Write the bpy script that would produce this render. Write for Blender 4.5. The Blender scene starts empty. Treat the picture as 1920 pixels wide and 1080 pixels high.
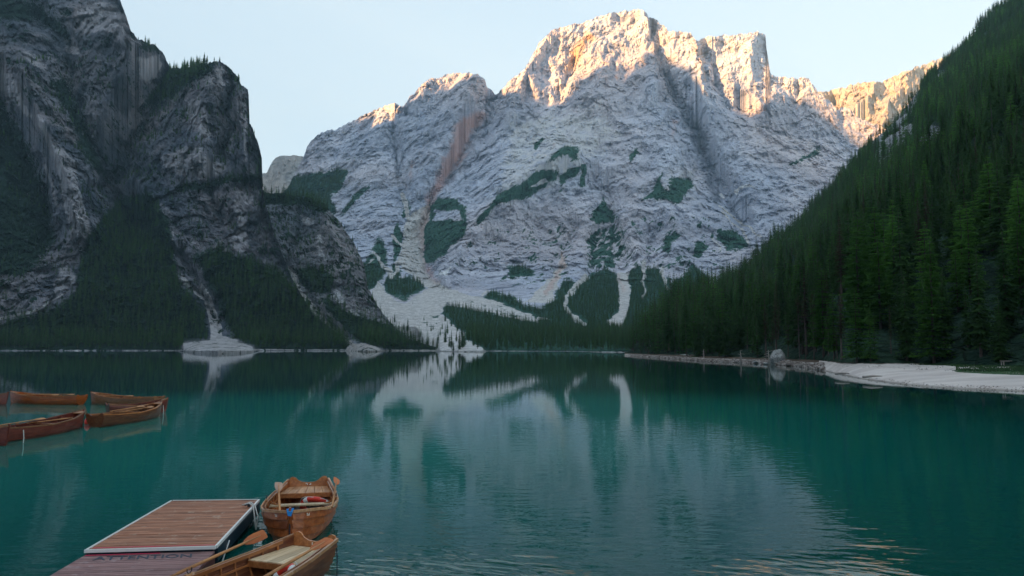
import bpy, bmesh, math, random
import numpy as np
from mathutils import Vector, Matrix

# ---------------------------------------------------------------- camera, light, exposure
scene = bpy.context.scene
COL = scene.collection
F, CX, CY, HOR = 1400.0, 960.0, 540.0, 651.0      # focal length in photo pixels, centre, horizon row
EYE = 3.7
PITCH = math.atan((HOR - CY) / F)
cam_data = bpy.data.cameras.new('camera')
cam_data.sensor_width = 36.0
cam_data.lens = 36.0 * F / 1920.0
cam_data.clip_start = 0.1
cam_data.clip_end = 30000.0
cam = bpy.data.objects.new('camera', cam_data)
COL.objects.link(cam)
cam.location = (0, 0, EYE)
cam.rotation_euler = (math.pi / 2 + PITCH, 0, 0)
scene.camera = cam

SUN_ELEV = math.radians(9.0)
SUN_H = np.array([-0.81, -0.59]); SUN_H = SUN_H / np.linalg.norm(SUN_H)
SUN = np.array([SUN_H[0] * math.cos(SUN_ELEV), SUN_H[1] * math.cos(SUN_ELEV), math.sin(SUN_ELEV)])
world = bpy.data.worlds.new('World')
scene.world = world
world.use_nodes = True
wn = world.node_tree.nodes; wn.clear()
sky = wn.new('ShaderNodeTexSky'); sky.sky_type = 'NISHITA'; sky.sun_disc = False
sky.sun_elevation = SUN_ELEV
sky.sun_rotation = math.atan2(SUN_H[0], SUN_H[1])
sky.altitude = 1500; sky.air_density = 1.0; sky.dust_density = 2.5; sky.ozone_density = 1.0
bg = wn.new('ShaderNodeBackground'); bg.inputs['Strength'].default_value = 0.15
wo = wn.new('ShaderNodeOutputWorld')
pale = wn.new('ShaderNodeGamma'); pale.inputs['Gamma'].default_value = 0.30      # evens out sky brightness so the shaded slopes get more light
world.node_tree.links.new(sky.outputs[0], pale.inputs['Color'])
tint = wn.new('ShaderNodeMix'); tint.data_type = 'RGBA'; tint.blend_type = 'MULTIPLY'; tint.inputs[0].default_value = 1.0; tint.inputs[7].default_value = (0.86, 0.965, 1.03, 1)
world.node_tree.links.new(pale.outputs[0], tint.inputs[6])
world.node_tree.links.new(tint.outputs[2], bg.inputs[0])
world.node_tree.links.new(bg.outputs[0], wo.inputs[0])
sun_data = bpy.data.lights.new('sun', 'SUN')
sun_data.energy = 5.0
sun_data.angle = math.radians(0.5)
sun_data.color = (1.0, 0.50, 0.18)
sun = bpy.data.objects.new('sun', sun_data); COL.objects.link(sun)
sun.rotation_euler = Vector(SUN).to_track_quat('Z', 'Y').to_euler()
sun.location = (-300, -200, 300)
scene.view_settings.view_transform = 'Standard'
scene.view_settings.look = 'None'
scene.view_settings.exposure = 2.5
scene.view_settings.gamma = 1.0
scene.view_settings.use_curve_mapping = False
scene.cycles.max_bounces = 5
scene.cycles.diffuse_bounces = 3
scene.cycles.glossy_bounces = 3
scene.cycles.transmission_bounces = 2
scene.cycles.volume_bounces = 0
scene.cycles.transparent_max_bounces = 6
scene.cycles.use_denoising = True
HAZE = 0.8e-4

random.seed(7); np.random.seed(7)
RNG = np.random.default_rng(11)

# ---------------------------------------------------------------- pixel -> place helpers
cp, sp = math.cos(PITCH), math.sin(PITCH)
def ray(X, Y):
    u = (np.asarray(X, float) - CX) / F; v = (CY - np.asarray(Y, float)) / F
    y = cp - v * sp; z = sp + v * cp
    return u / y, z / y
def at(X, Y, D):
    a, b = ray(X, Y)
    return a * D, D + 0 * a, EYE + b * D
def gnd(X, Y, z=0.0):
    a, b = ray(X, Y)
    D = (z - EYE) / b
    return a * D, D
def pix(x, y, z):
    f = y * cp + (z - EYE) * sp; up = -y * sp + (z - EYE) * cp
    return CX + F * x / f, CY - F * up / f
def ip(x, table):
    t = np.array(table, float)
    return np.interp(x, t[:, 0], t[:, 1])

# ---------------------------------------------------------------- numpy noise
_perm = np.random.default_rng(5).permutation(256).astype(np.int32)
_perm = np.concatenate([_perm, _perm, _perm])
_g = np.random.default_rng(6).normal(size=(256, 3)).astype(np.float32)
_g /= np.linalg.norm(_g, axis=1)[:, None]
def perlin(p):
    p = p.astype(np.float32)
    i = np.floor(p).astype(np.int32); f = p - i
    i &= 255
    u = f * f * f * (f * (f * 6 - 15) + 10)
    out = 0
    for dx in (0, 1):
        wx = u[:, 0] if dx else 1 - u[:, 0]
        hx = _perm[i[:, 0] + dx]
        for dy in (0, 1):
            wy = wx * (u[:, 1] if dy else 1 - u[:, 1])
            hy = _perm[hx + i[:, 1] + dy]
            for dz in (0, 1):
                w = wy * (u[:, 2] if dz else 1 - u[:, 2])
                g = _g[_perm[hy + i[:, 2] + dz] & 255]
                out = out + w * (g[:, 0] * (f[:, 0] - dx) + g[:, 1] * (f[:, 1] - dy) + g[:, 2] * (f[:, 2] - dz))
    return out * 1.5
def fbm(p, octs=5, gain=0.5, ridged=False):
    a, s, out = 1.0, 1.0, 0
    for k in range(octs):
        n = perlin(p * s + 17.3 * k)
        if ridged: n = 1 - 2 * np.abs(n)
        out = out + a * n; a *= gain; s *= 2.03
    return out
def worley(p, seed=0):
    """per-cell random value and distance to the cell edge"""
    p = p.astype(np.float32); i = np.floor(p).astype(np.int32); f = p - i
    b1 = np.full(len(p), 9e9, np.float32); b2 = b1.copy(); val = np.zeros(len(p), np.float32)
    for dx in (-1, 0, 1):
        for dy in (-1, 0, 1):
            for dz in (-1, 0, 1):
                h = _perm[_perm[_perm[(i[:, 0] + dx) & 255] + ((i[:, 1] + dy) & 255)] + ((i[:, 2] + dz + seed) & 255)] & 255
                q = _g[h] * 0.45 + 0.5
                d = (dx + q[:, 0] - f[:, 0]) ** 2 + (dy + q[:, 1] - f[:, 1]) ** 2 + (dz + q[:, 2] - f[:, 2]) ** 2
                c = d < b1
                b2 = np.where(c, b1, np.minimum(b2, d)); val = np.where(c, _perm[h + 7] / 255.0 - 0.5, val); b1 = np.where(c, d, b1)
    return val, np.sqrt(b2) - np.sqrt(b1)
def sdf_poly(X, Y, poly):
    """signed distance in pixels, positive inside"""
    P = np.array(poly, float); d2 = np.full(X.shape, 1e12); inside = np.zeros(X.shape, bool)
    n = len(P)
    for k in range(n):
        a, b = P[k], P[(k + 1) % n]
        ex, ey = b - a; wx, wy = X - a[0], Y - a[1]
        t = np.clip((wx * ex + wy * ey) / (ex * ex + ey * ey + 1e-9), 0, 1)
        d2 = np.minimum(d2, (wx - ex * t) ** 2 + (wy - ey * t) ** 2)
        c = (a[1] > Y) != (b[1] > Y)
        xi = a[0] + (Y - a[1]) * ex / (ey if abs(ey) > 1e-9 else 1e-9)
        inside ^= c & (X < xi)
    return np.where(inside, 1, -1) * np.sqrt(d2)
def sdf_line(X, Y, line):
    """distance to a polyline of (x, y, halfwidth), positive inside"""
    P = np.array(line, float); best = np.full(X.shape, -1e9)
    for a, b in zip(P[:-1], P[1:]):
        ex, ey = b[0] - a[0], b[1] - a[1]
        t = np.clip(((X - a[0]) * ex + (Y - a[1]) * ey) / (ex * ex + ey * ey + 1e-9), 0, 1)
        d = np.hypot(X - a[0] - ex * t, Y - a[1] - ey * t)
        best = np.maximum(best, a[2] + (b[2] - a[2]) * t - d)
    return best
def soft(s, w): return np.clip(0.5 + s / (2 * w), 0, 1)
def gauss_line(X, Y, line):
    """falloff 0..1 around a polyline of (x, y, width)"""
    P = np.array(line, float); best = np.zeros(X.shape)
    for a, b in zip(P[:-1], P[1:]):
        ex, ey = b[0] - a[0], b[1] - a[1]
        t = np.clip(((X - a[0]) * ex + (Y - a[1]) * ey) / (ex * ex + ey * ey + 1e-9), 0, 1)
        d = np.hypot(X - a[0] - ex * t, Y - a[1] - ey * t); w = a[2] + (b[2] - a[2]) * t
        best = np.maximum(best, np.exp(-(d / w) ** 1.35))
    return best

# ---------------------------------------------------------------- object helpers
def tag(o, label=None, cat=None, group=None, kind=None):
    if label: o['label'] = label
    if cat: o['category'] = cat
    if group: o['group'] = group
    if kind: o['kind'] = kind
    return o
def link(name, me, mat=None, parent=None):
    if mat is not None and not me.materials: me.materials.append(mat)
    o = bpy.data.objects.new(name, me); COL.objects.link(o)
    if parent is not None: o.parent = parent
    return o
def mesh_np(name, V, Fq, smooth=True):
    me = bpy.data.meshes.new(name)
    V = np.asarray(V, np.float32).reshape(-1, 3); Fq = np.asarray(Fq, np.int32)
    me.vertices.add(len(V)); me.vertices.foreach_set('co', V.ravel())
    k = Fq.shape[1]
    me.loops.add(Fq.size); me.loops.foreach_set('vertex_index', Fq.ravel())
    me.polygons.add(len(Fq)); me.polygons.foreach_set('loop_start', np.arange(len(Fq), dtype=np.int32) * k)
    me.polygons.foreach_set('loop_total', np.full(len(Fq), k, np.int32))
    me.polygons.foreach_set('use_smooth', np.full(len(Fq), smooth, bool))
    me.update(calc_edges=True); me.validate()
    return me
def grid_faces(nr, nc):
    i = np.arange(nr - 1)[:, None] * nc + np.arange(nc - 1)[None, :]
    i = i.ravel()
    return np.stack([i, i + 1, i + 1 + nc, i + nc], 1)
def col_attr(me, name, arr):
    a = me.color_attributes.new(name, 'FLOAT_COLOR', 'POINT')
    a.data.foreach_set('color', np.asarray(arr, np.float32).ravel())

# ---------------------------------------------------------------- material helper
class NT:
    def __init__(s, name):
        s.m = bpy.data.materials.new(name); s.m.use_nodes = True
        s.t = s.m.node_tree; s.t.nodes.clear()
        s.out = s.t.nodes.new('ShaderNodeOutputMaterial')
    def n(s, typ, **kw):
        x = s.t.nodes.new('ShaderNode' + typ)
        for k, v in kw.items(): setattr(x, k, v)
        return x
    def l(s, a, b): s.t.links.new(a, b)
    def put(s, sock, v):
        if isinstance(v, bpy.types.NodeSocket): s.l(v, sock)
        elif v is not None:
            if sock.type == 'RGBA' and not isinstance(v, (int, float)): v = (*v[:3], 1.0)
            sock.default_value = v
    def math(s, op, a, b=None, c=None, clamp=False):
        x = s.n('Math', operation=op); x.use_clamp = clamp
        for k, v in enumerate((a, b, c)):
            if v is not None: s.put(x.inputs[k], v)
        return x.outputs[0]
    def vmath(s, op, a, b=None):
        x = s.n('VectorMath', operation=op); s.put(x.inputs[0], a)
        if b is not None: s.put(x.inputs[1], b)
        return x.outputs['Value'] if op in ('LENGTH', 'DOT_PRODUCT', 'DISTANCE') else x.outputs[0]
    def mapping(s, v, loc=(0, 0, 0), rot=(0, 0, 0), sc=(1, 1, 1)):
        if any(rot) and tuple(sc) != (1, 1, 1):            # turn first, then stretch
            r_ = s.n('Mapping'); s.l(v, r_.inputs[0]); r_.inputs[2].default_value = rot; v = r_.outputs[0]; rot = (0, 0, 0)
        x = s.n('Mapping'); s.l(v, x.inputs[0])
        x.inputs[1].default_value = loc; x.inputs[2].default_value = rot; x.inputs[3].default_value = sc
        return x.outputs[0]
    def noise(s, v, scale=1.0, detail=5.0, rough=0.55, dist=0.0):
        x = s.n('TexNoise'); s.l(v, x.inputs['Vector'])
        x.inputs['Scale'].default_value = scale; x.inputs['Detail'].default_value = detail
        x.inputs['Roughness'].default_value = rough; x.inputs['Distortion'].default_value = dist
        return x.outputs[0]
    def mix(s, f, a, b, mode='MIX'):
        x = s.n('Mix', data_type='RGBA', blend_type=mode)
        s.put(x.inputs[0], f); s.put(x.inputs[6], a); s.put(x.inputs[7], b)
        return x.outputs[2]
    def step(s, v, lo, hi, a=0.0, b=1.0):
        x = s.n('MapRange', interpolation_type='SMOOTHSTEP')
        s.put(x.inputs[0], v); s.put(x.inputs[1], lo); s.put(x.inputs[2], hi)
        x.inputs[3].default_value = a; x.inputs[4].default_value = b
        return x.outputs[0]
    def bump(s, h, dist, strength=1.0, normal=None):
        x = s.n('Bump'); s.put(x.inputs['Strength'], strength); x.inputs['Distance'].default_value = dist
        s.l(h, x.inputs['Height'])
        if normal is not None: s.l(normal, x.inputs['Normal'])
        return x.outputs[0]
    def bsdf(s, col, rough=0.8, normal=None, spec=0.3, **kw):
        b = s.n('BsdfPrincipled'); s.put(b.inputs['Base Color'], col); s.put(b.inputs['Roughness'], rough)
        s.put(b.inputs['Specular IOR Level'], spec)
        for k, v in kw.items(): s.put(b.inputs[k.replace('_', ' ')], v)
        if normal is not None: s.l(normal, b.inputs['Normal'])
        s.l(b.outputs[0], s.out.inputs[0]); return s.m
def wpos(t): return t.n('NewGeometry').outputs['Position']
def opos(t): return t.n('TexCoord').outputs['Object']

def rock_material(name, light, mid, dark, veg_a, veg_b, unit, bed_rot=(0, 0, 0), crack=0.5, scree=(0.55, 0.54, 0.53), vstreak=0.35, bumpd=6.0, tintb=(0.7, 0.78, 0.95), slash=math.radians(52), ribs=1.0):
    """mask: R vegetation, G scree, B pink stains, A dark stains and painted shade; spot: R bush density, G ochre stains, B pale rock, A snow"""
    t = NT(name); P = wpos(t)
    m1 = t.n('Attribute', attribute_name='mask'); m2 = t.n('Attribute', attribute_name='spot')
    s1 = t.n('SeparateColor'); t.l(m1.outputs['Color'], s1.inputs[0])
    s2 = t.n('SeparateColor'); t.l(m2.outputs['Color'], s2.inputs[0])
    veg, scr, pink, stain_shade = s1.outputs[0], s1.outputs[1], s1.outputs[2], m1.outputs['Alpha']
    bush, ochre, pale, snow = s2.outputs[0], s2.outputs[1], s2.outputs[2], m2.outputs['Alpha']
    Q = t.mapping(P, sc=(1 / unit,) * 3)
    big = t.noise(Q, 0.5, 6, 0.6)
    col = t.mix(t.step(big, 0.35, 0.65), mid, light)
    wn_ = t.n('TexNoise'); t.l(Q, wn_.inputs['Vector']); wn_.inputs['Scale'].default_value = 0.6; wn_.inputs['Detail'].default_value = 3.0
    wv = t.vmath('SUBTRACT', wn_.outputs['Color'], (0.5, 0.5, 0.5))
    # bedding: thin layers
    B = t.mapping(t.vmath('ADD', Q, t.vmath('MULTIPLY', wv, (0.25, 0.25, 0.25))), rot=bed_rot, sc=(0.5, 0.5, 3.6))
    bed = t.noise(B, 1.0, 7, 0.66, 0.1)
    col = t.mix(t.math('MULTIPLY', t.step(bed, 0.47, 0.34), crack * 0.8), col, dark)
    fine = t.noise(t.mapping(Q, rot=bed_rot, sc=(1.3, 1.3, 9)), 1.0, 6, 0.7, 0.4)
    col = t.mix(t.math('MULTIPLY', t.step(fine, 0.56, 0.68), 0.5), col, light)
    col = t.mix(t.math('MULTIPLY', t.step(fine, 0.43, 0.32), crack * 0.8), col, dark)
    # water streaks run down the wall
    vs = t.noise(t.mapping(Q, sc=(3.4, 3.4, 0.35)), 1.0, 6, 0.68, 0.1)
    col = t.mix(t.math('MULTIPLY', t.step(vs, 0.52, 0.70), vstreak), col, t.mix(1.0, mid, tintb, 'MULTIPLY'))
    col = t.mix(t.math('MULTIPLY', t.step(vs, 0.42, 0.28), vstreak * 0.9), col, light)
    n_e = t.noise(Q, 3.2, 6, 0.65)
    tone = t.noise(Q, 0.22, 3, 0.5)
    col = t.mix(1.0, col, t.mix(t.step(tone, 0.35, 0.65), (0.90, 0.97, 1.06), (1.05, 0.99, 0.98)), 'MULTIPLY')
    for cs, cw, cf in ((1.5, 0.035, 0.55), (4.2, 0.05, 0.42)):            # joints and cracks
        ce = t.n('TexVoronoi', feature='DISTANCE_TO_EDGE'); t.l(t.vmath('ADD', t.mapping(Q, rot=(bed_rot[0], bed_rot[1] + 0.5, 0.3), sc=(cs * .6, cs * .6, cs * 1.5)), t.vmath('MULTIPLY', wv, (0.5 * cs ** .5,) * 3)), ce.inputs['Vector'])
        gate = t.step(t.noise(Q, cs * .7, 3, 0.6), 0.46, 0.60)
        col = t.mix(t.math('MULTIPLY', t.math('MULTIPLY', t.step(ce.outputs['Distance'], cw, 0.0), cf), gate), col, dark)
    vb = t.n('TexVoronoi', feature='F1'); t.l(t.vmath('ADD', t.mapping(Q, rot=bed_rot, sc=(2.2, 2.2, 5.0)), t.vmath('MULTIPLY', wv, (.5, .5, .5))), vb.inputs['Vector']); vb.inputs['Detail'].default_value = 2.0
    vbs = t.n('SeparateColor'); t.l(vb.outputs['Color'], vbs.inputs[0])
    col = t.mix(1.0, col, t.mix(vbs.outputs[0], (0.80, 0.80, 0.83), (1.16, 1.15, 1.14)), 'MULTIPLY')
    col = t.mix(t.math('MULTIPLY', t.step(t.math('ADD', pale, t.math('MULTIPLY', t.math('SUBTRACT', n_e, 0.5), 0.9)), 0.4, 0.65), 0.85), col, t.mix(t.step(vs, 0.35, 0.6), light, tuple(min(.74, c * 1.9) for c in light)))
    col = t.mix(t.math('MULTIPLY', t.step(t.math('ADD', pink, t.math('MULTIPLY', t.math('SUBTRACT', n_e, 0.5), 1.0)), 0.3, 0.95), 0.9), col, t.mix(t.step(vs, .35, .6), (0.42, 0.25, 0.24), (0.66, 0.42, 0.39)))
    col = t.mix(t.math('MULTIPLY', t.step(t.math('ADD', ochre, t.math('MULTIPLY', t.math('SUBTRACT', n_e, 0.5), 1.0)), 0.3, 0.9), 0.7), col, (0.55, 0.33, 0.15))
    col = t.mix(t.math('MULTIPLY', t.step(t.math('ADD', stain_shade, t.math('MULTIPLY', t.math('SUBTRACT', vs, 0.5), 1.2)), 0.25, 0.8), 0.7), col, dark)
    # scree
    grit = t.noise(Q, 9.0, 5, 0.7)
    sc_col = t.mix(t.step(grit, 0.35, 0.62), tuple(c * 0.66 for c in scree), scree)
    sc_col = t.mix(t.math('MULTIPLY', t.step(t.noise(t.mapping(Q, sc=(2.4, 2.4, 0.9)), 1.6, 6, 0.7), 0.52, 0.66), 0.35), sc_col, tuple(c * 0.45 for c in scree))
    f_scr = t.step(t.math('ADD', scr, t.math('MULTIPLY', t.math('SUBTRACT', n_e, 0.5), 0.8)), 0.42, 0.58)
    sc_col = t.mix(t.math('MULTIPLY', t.step(pink, 0.2, 0.8), 0.55), sc_col, (0.60, 0.40, 0.36))
    col = t.mix(f_scr, col, sc_col)
    # dwarf pine and bushes in slanting rows
    rowv = t.mapping(t.vmath('ADD', Q, t.vmath('MULTIPLY', wv, (0.6, 0.6, 0.6))), rot=(0.0, slash, 0.0), sc=(1.7, 1.5, 5.5))
    row = t.noise(rowv, 1.6, 4, 0.6, 0.3)
    clump = t.noise(Q, 1.4, 4, 0.6)
    dens = t.math('ADD', t.math('MULTIPLY', row, 0.75), t.math('MULTIPLY', clump, 0.5))
    f_b = t.step(t.math('ADD', dens, t.math('MULTIPLY', t.math('SUBTRACT', bush, t.math('MULTIPLY', pale, 0.6)), 0.32)), 0.86, 0.90)
    leafn = t.noise(Q, 14.0, 3, 0.6)
    vcol = t.mix(t.step(leafn, 0.35, 0.65), veg_a, veg_b)
    col = t.mix(f_b, col, vcol)
    f_v = t.step(t.math('ADD', veg, t.math('MULTIPLY', t.math('SUBTRACT', t.noise(t.mapping(Q, rot=(0.0, slash, 0.0), sc=(.7, 1.0, 1.7)), 6.5, 7, 0.75), 0.5), 2.0)), 0.47, 0.53)
    col = t.mix(f_v, col, vcol)
    col = t.mix(t.step(t.math('ADD', snow, t.math('MULTIPLY', t.math('SUBTRACT', n_e, 0.5), 0.6)), 0.45, 0.6), col, (0.8, 0.8, 0.82))
    hgt = t.math('ADD', t.math('MULTIPLY', bed, 0.25), t.math('ADD', t.math('MULTIPLY', fine, 0.35), t.math('MULTIPLY', n_e, 0.5)))
    hgt = t.math('ADD', hgt, t.math('MULTIPLY', vs, 1.1 * ribs))
    crg = t.n('TexVoronoi', feature='DISTANCE_TO_EDGE'); t.l(t.vmath('ADD', t.mapping(Q, rot=bed_rot, sc=(1.6, 1.6, 3.4)), t.vmath('MULTIPLY', wv, (.45, .45, .45))), crg.inputs['Vector'])
    crgd = t.step(crg.outputs['Distance'], 0.0, 0.10)
    hgt = t.math('ADD', hgt, t.math('ADD', t.math('MULTIPLY', crgd, 0.22), t.math('MULTIPLY', vbs.outputs[1], 0.25)))
    hgt = t.math('ADD', hgt, t.math('MULTIPLY', t.math('MAXIMUM', f_b, f_v), 0.25))
    return t.bsdf(col, 0.95, t.bump(hgt, bumpd, 0.9), spec=0.1)
# ================================================================ TERRAIN
M_MASSIF = rock_material('pale_dolomite', (0.65, 0.65, 0.70), (0.465, 0.475, 0.535), (0.065, 0.08, 0.125),
                         (0.025, 0.085, 0.068), (0.055, 0.14, 0.10), 85.0, bed_rot=(0.3, math.radians(22), 0), crack=0.85, bumpd=5.0, scree=(0.72, 0.70, 0.69))
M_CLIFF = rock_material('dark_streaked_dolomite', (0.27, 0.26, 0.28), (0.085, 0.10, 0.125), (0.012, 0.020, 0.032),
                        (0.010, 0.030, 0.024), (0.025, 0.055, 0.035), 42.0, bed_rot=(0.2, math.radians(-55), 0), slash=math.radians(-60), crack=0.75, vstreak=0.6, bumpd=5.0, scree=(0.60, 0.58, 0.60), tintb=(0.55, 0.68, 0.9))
M_MID = rock_material('grey_wooded_dolomite', (0.31, 0.31, 0.325), (0.14, 0.155, 0.175), (0.025, 0.035, 0.045),
                      (0.012, 0.034, 0.024), (0.03, 0.065, 0.04), 36.0, bed_rot=(0.2, math.radians(-40), 0), slash=math.radians(-55), crack=0.7, vstreak=0.5, bumpd=4.0, scree=(0.55, 0.52, 0.51))
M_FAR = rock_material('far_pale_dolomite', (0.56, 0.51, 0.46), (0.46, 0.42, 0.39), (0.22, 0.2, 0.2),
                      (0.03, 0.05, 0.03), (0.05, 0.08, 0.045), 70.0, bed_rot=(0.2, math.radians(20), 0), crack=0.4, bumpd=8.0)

class Sheet:
    """a relief laid out by direction from the shore up to the crest; every vertex has its own distance"""
    def __init__(s, name, mat, cols, shoreY, crest, rows, depth, jag=(5.0, 0.06), rough=1.0, wl=160.0, ledge=(10, 46), tilt=0.4, feats=(), seed=0.0, margin_rows=4, label=None, back=900.0, hi_rough=1.0, lean=0.0, lo_rough=1.0, slack=0.09, ribs=0.085, calm=(0, 60)):
        X = np.asarray(cols, float); nc = len(X); s.X1 = X
        Yb = ip(X, shoreY); Yt = ip(X, crest)
        jn = fbm(np.stack([X * jag[1], X * 0 + seed, X * 0], 1), 5, 0.6)
        Yt = Yt + jag[0] * jn
        t = np.linspace(0, 1, rows)[:, None]
        t = t ** 1.0
        kk = np.exp(-0.5 * (np.arange(-60, 61) / 26.0) ** 2); kk /= kk.sum()
        Ys = np.convolve(np.pad(Yt, 60, mode='edge'), kk, 'valid')             # rows follow a smoothed crest low down, the true one on top
        tb = np.clip((t - 0.62) / 0.38, 0, 1); tb = tb * tb * (3 - 2 * tb)
        Y = Yb[None, :] + (Ys - Yb)[None, :] * t + (Yt - Ys)[None, :] * tb
        XX = np.broadcast_to(X[None, :], Y.shape).copy()
        _, Ds = gnd(X, Yb)
        D = depth(XX, Y, Ds[None, :] + 0 * Y)
        q0 = np.stack([XX.ravel() / 60.0, Y.ravel() / 60.0, XX.ravel() * 0 + seed], 1)
        gx = XX + 13 * fbm(q0, 6, 0.6).reshape(XX.shape); gy = Y + 13 * fbm(q0 + 31, 5, 0.6).reshape(XX.shape)
        for kind, amp, line in feats:
            D = D + amp * gauss_line(gx, gy, line)
        x, y, z = at(XX, Y, D)
        p = np.stack([x.ravel(), y.ravel(), z.ravel()], 1)
        up = np.clip((z.ravel() - calm[0]) / (calm[1] - calm[0]), 0, 1)
        n1 = fbm(p / np.array([wl * .8, wl, wl * 2.6]) + seed, 8, 0.60, ridged=True)
        n3 = fbm(np.stack([p[:, 0] + lean * p[:, 2], p[:, 1], p[:, 2] * .22], 1) / (wl * .42) + seed + 21, 7, 0.58, ridged=True)
        n2 = fbm(p / (wl * 0.35) + seed + 9, 6, 0.62)
        wp = p + 0.10 * wl * np.stack([fbm(p / (wl * .4) + seed + 50, 4), fbm(p / (wl * .4) + seed + 60, 4), fbm(p / (wl * .4) + seed + 70, 4)], 1)
        ct, st_ = math.cos(tilt), math.sin(tilt)
        wr = np.stack([wp[:, 0] * ct + wp[:, 2] * st_, wp[:, 1], -wp[:, 0] * st_ + wp[:, 2] * ct], 1)
        blk = 0
        for sc_, am, hh in ((0.55, 0.11, 1.5), (0.25, 0.065, 1.2), (0.11, 0.034, 0.8), (0.05, 0.018, 0.6)):
            v_, e_ = worley(wr / (wl * sc_ * np.array([1, 1, hh])) + seed, int(sc_ * 100))
            blk = blk + am * wl * (v_ * 1.3 - 0.35 * np.clip(e_, 0, .3))
        dz = blk * rough * np.interp(Y.ravel(), [60, 260], [hi_rough, lo_rough]) -(n1 * 0.07 * wl + n2 * 0.03 * wl + n3 * ribs * wl) * rough
        warp = fbm(p / 220.0 + seed, 3) * 28
        c = p[:, 2] * math.cos(tilt) - p[:, 0] * math.sin(tilt) + warp
        for amp, per in ((ledge[0], ledge[1]), (ledge[0] * 0.45, ledge[1] * 0.37)):
            ph = (c / per) % 1.0
            dz = dz + amp * (np.where(ph < 0.75, ph / 0.75, (1 - ph) / 0.25) - 0.5)
        dz *= up
        D2 = D + dz.reshape(D.shape)
        D2 = np.maximum(D2, np.maximum.accumulate(D2, 0) - wl * slack)          # no deep overhangs
        x, y, z = at(XX, Y, D2)
        s.XX, s.Y, s.D = XX, Y, D2
        s.P = np.stack([x, y, z], -1)
        # under water in front, and a back slope behind the crest
        fr = s.P[0].copy(); fr[:, 1] -= 30; fr[:, 2] = -5.0
        s.P[0, :, 2] = -0.05
        rows_back = []
        for k in (0.06, 0.25, 0.6, 1.0):
            b = s.P[-1].copy(); b[:, 0] *= (b[:, 1] + back * k) / b[:, 1]; b[:, 1] += back * k; b[:, 2] = b[:, 2] * (1 - k) ** 1.3 * 0.985 - 5 * k
            rows_back.append(b)
        V = np.concatenate([fr[None], s.P, np.array(rows_back)], 0)
        s.full = V; s.name = name; s.mat = mat; s.nr, s.nc = V.shape[:2]
        s.mask = np.zeros((V.shape[0], nc, 4)); s.spot = np.zeros((V.shape[0], nc, 4))
        pr = p / 90.0 + seed + 3
        wob = 5.0 * np.clip((657 - Y) / 14, 0.03, 1)
        s.WX = XX + wob * fbm(pr * 1.5, 4).reshape(XX.shape); s.WY = Y + wob * fbm(pr * 1.5 + 40, 4).reshape(XX.shape)
    def poly(s, which, ch, val, pts, w=5.0, sub=False):
        f = soft(sdf_poly(s.WX, s.WY, pts), w) * val; s._put(which, ch, f, sub)
    def line(s, which, ch, val, pts, w=3.0, sub=False):
        f = soft(sdf_line(s.WX, s.WY, pts), w) * val; s._put(which, ch, f, sub)
    def _put(s, which, ch, f, sub):
        a = getattr(s, which)[1:1 + f.shape[0], :, ch]
        a[:] = a * (1 - f) if sub else np.maximum(a, f)
    def build(s):
        V = s.full
        me = mesh_np(s.name, V.reshape(-1, 3), grid_faces(s.nr, s.nc), False)
        for a in (s.mask, s.spot):
            a[-4:] = a[-5]
        col_attr(me, 'mask', s.mask.reshape(-1, 4)); col_attr(me, 'spot', s.spot.reshape(-1, 4))
        o = link(s.name, me, s.mat); o['kind'] = 'structure'
        return o
    def scatter(s, density, test, seed=1):
        """points on the sheet where test(mask) holds; density per square metre of ground plan"""
        r = np.random.default_rng(seed)
        P = s.P; a = P[1:, :-1] - P[:-1, :-1]; b = P[:-1, 1:] - P[:-1, :-1]
        area = np.linalg.norm(np.cross(a, b), axis=-1)
        ok = test(s)[:-1, :-1]
        w = (area * ok).ravel(); tot = w.sum()
        n = int(tot * density)
        if n == 0: return np.zeros((0, 3))
        k = r.choice(len(w), n, p=w / tot)
        i, j = np.unravel_index(k, area.shape)
        u, v = r.random((2, n))[..., None]
        return P[i, j] + a[i, j] * u + b[i, j] * v

def cols(a, b, st): return np.arange(a, b + st, st)

# ---- the great pale massif across the end of the lake
main_crest = [(470,420),(500,398),(540,352),(556,318),(570,290),(580,267),(603,247),(633,242),(660,227),(687,213),(720,200),(740,193),(757,200),(773,177),(790,160),(803,147),(830,144),(835,139),(863,138),(893,137),(902,143),(910,150),(913,163),(923,170),(928,178),(947,163),(960,147),(980,133),(993,113),(1010,83),(1027,63),(1047,53),(1073,48),(1113,35),(1131,28),(1174,20),(1206,18),(1214,26),(1216,34),(1230,35),(1245,49),(1253,59),(1277,59),(1295,61),(1305,77),(1329,69),(1396,63),(1420,61),(1435,65),(1437,79),(1437,91),(1441,115),(1445,139),(1467,144),(1491,147),(1515,146),(1527,162),(1534,174),(1554,186),(1568,205),(1590,202),(1612,222),(1640,232),(1680,250),(1780,330)]
main_shore = [(440,655.6),(780,655.8),(812,657.2),(825,658.6),(860,659.6),(905,660.0),(915,658.2),(1080,658.8),(1130,660.5),(1180,660.8),(1800,661)]
def d_main(X, Y, Ds):
    Dt = ip(Y, [(20,2640),(100,2540),(200,2370),(350,2110),(450,1930),(510,1720),(540,1560),(580,1280),(620,1020),(645,905),(657,850),(670,820)][::1])
    k = np.clip((657 - Y) / 40, 0, 1)
    D = Ds * (1 - k) + Dt * k
    D = D + 160 * np.clip((930 - X) / 300, 0, 1) * np.clip((520 - Y) / 150, 0, 1)      # the left peak stands further back
    D = D + 130 * np.clip((X - 1330) / 250, 0, 1) * np.clip((420 - Y) / 150, 0, 1)
    return D
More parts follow.
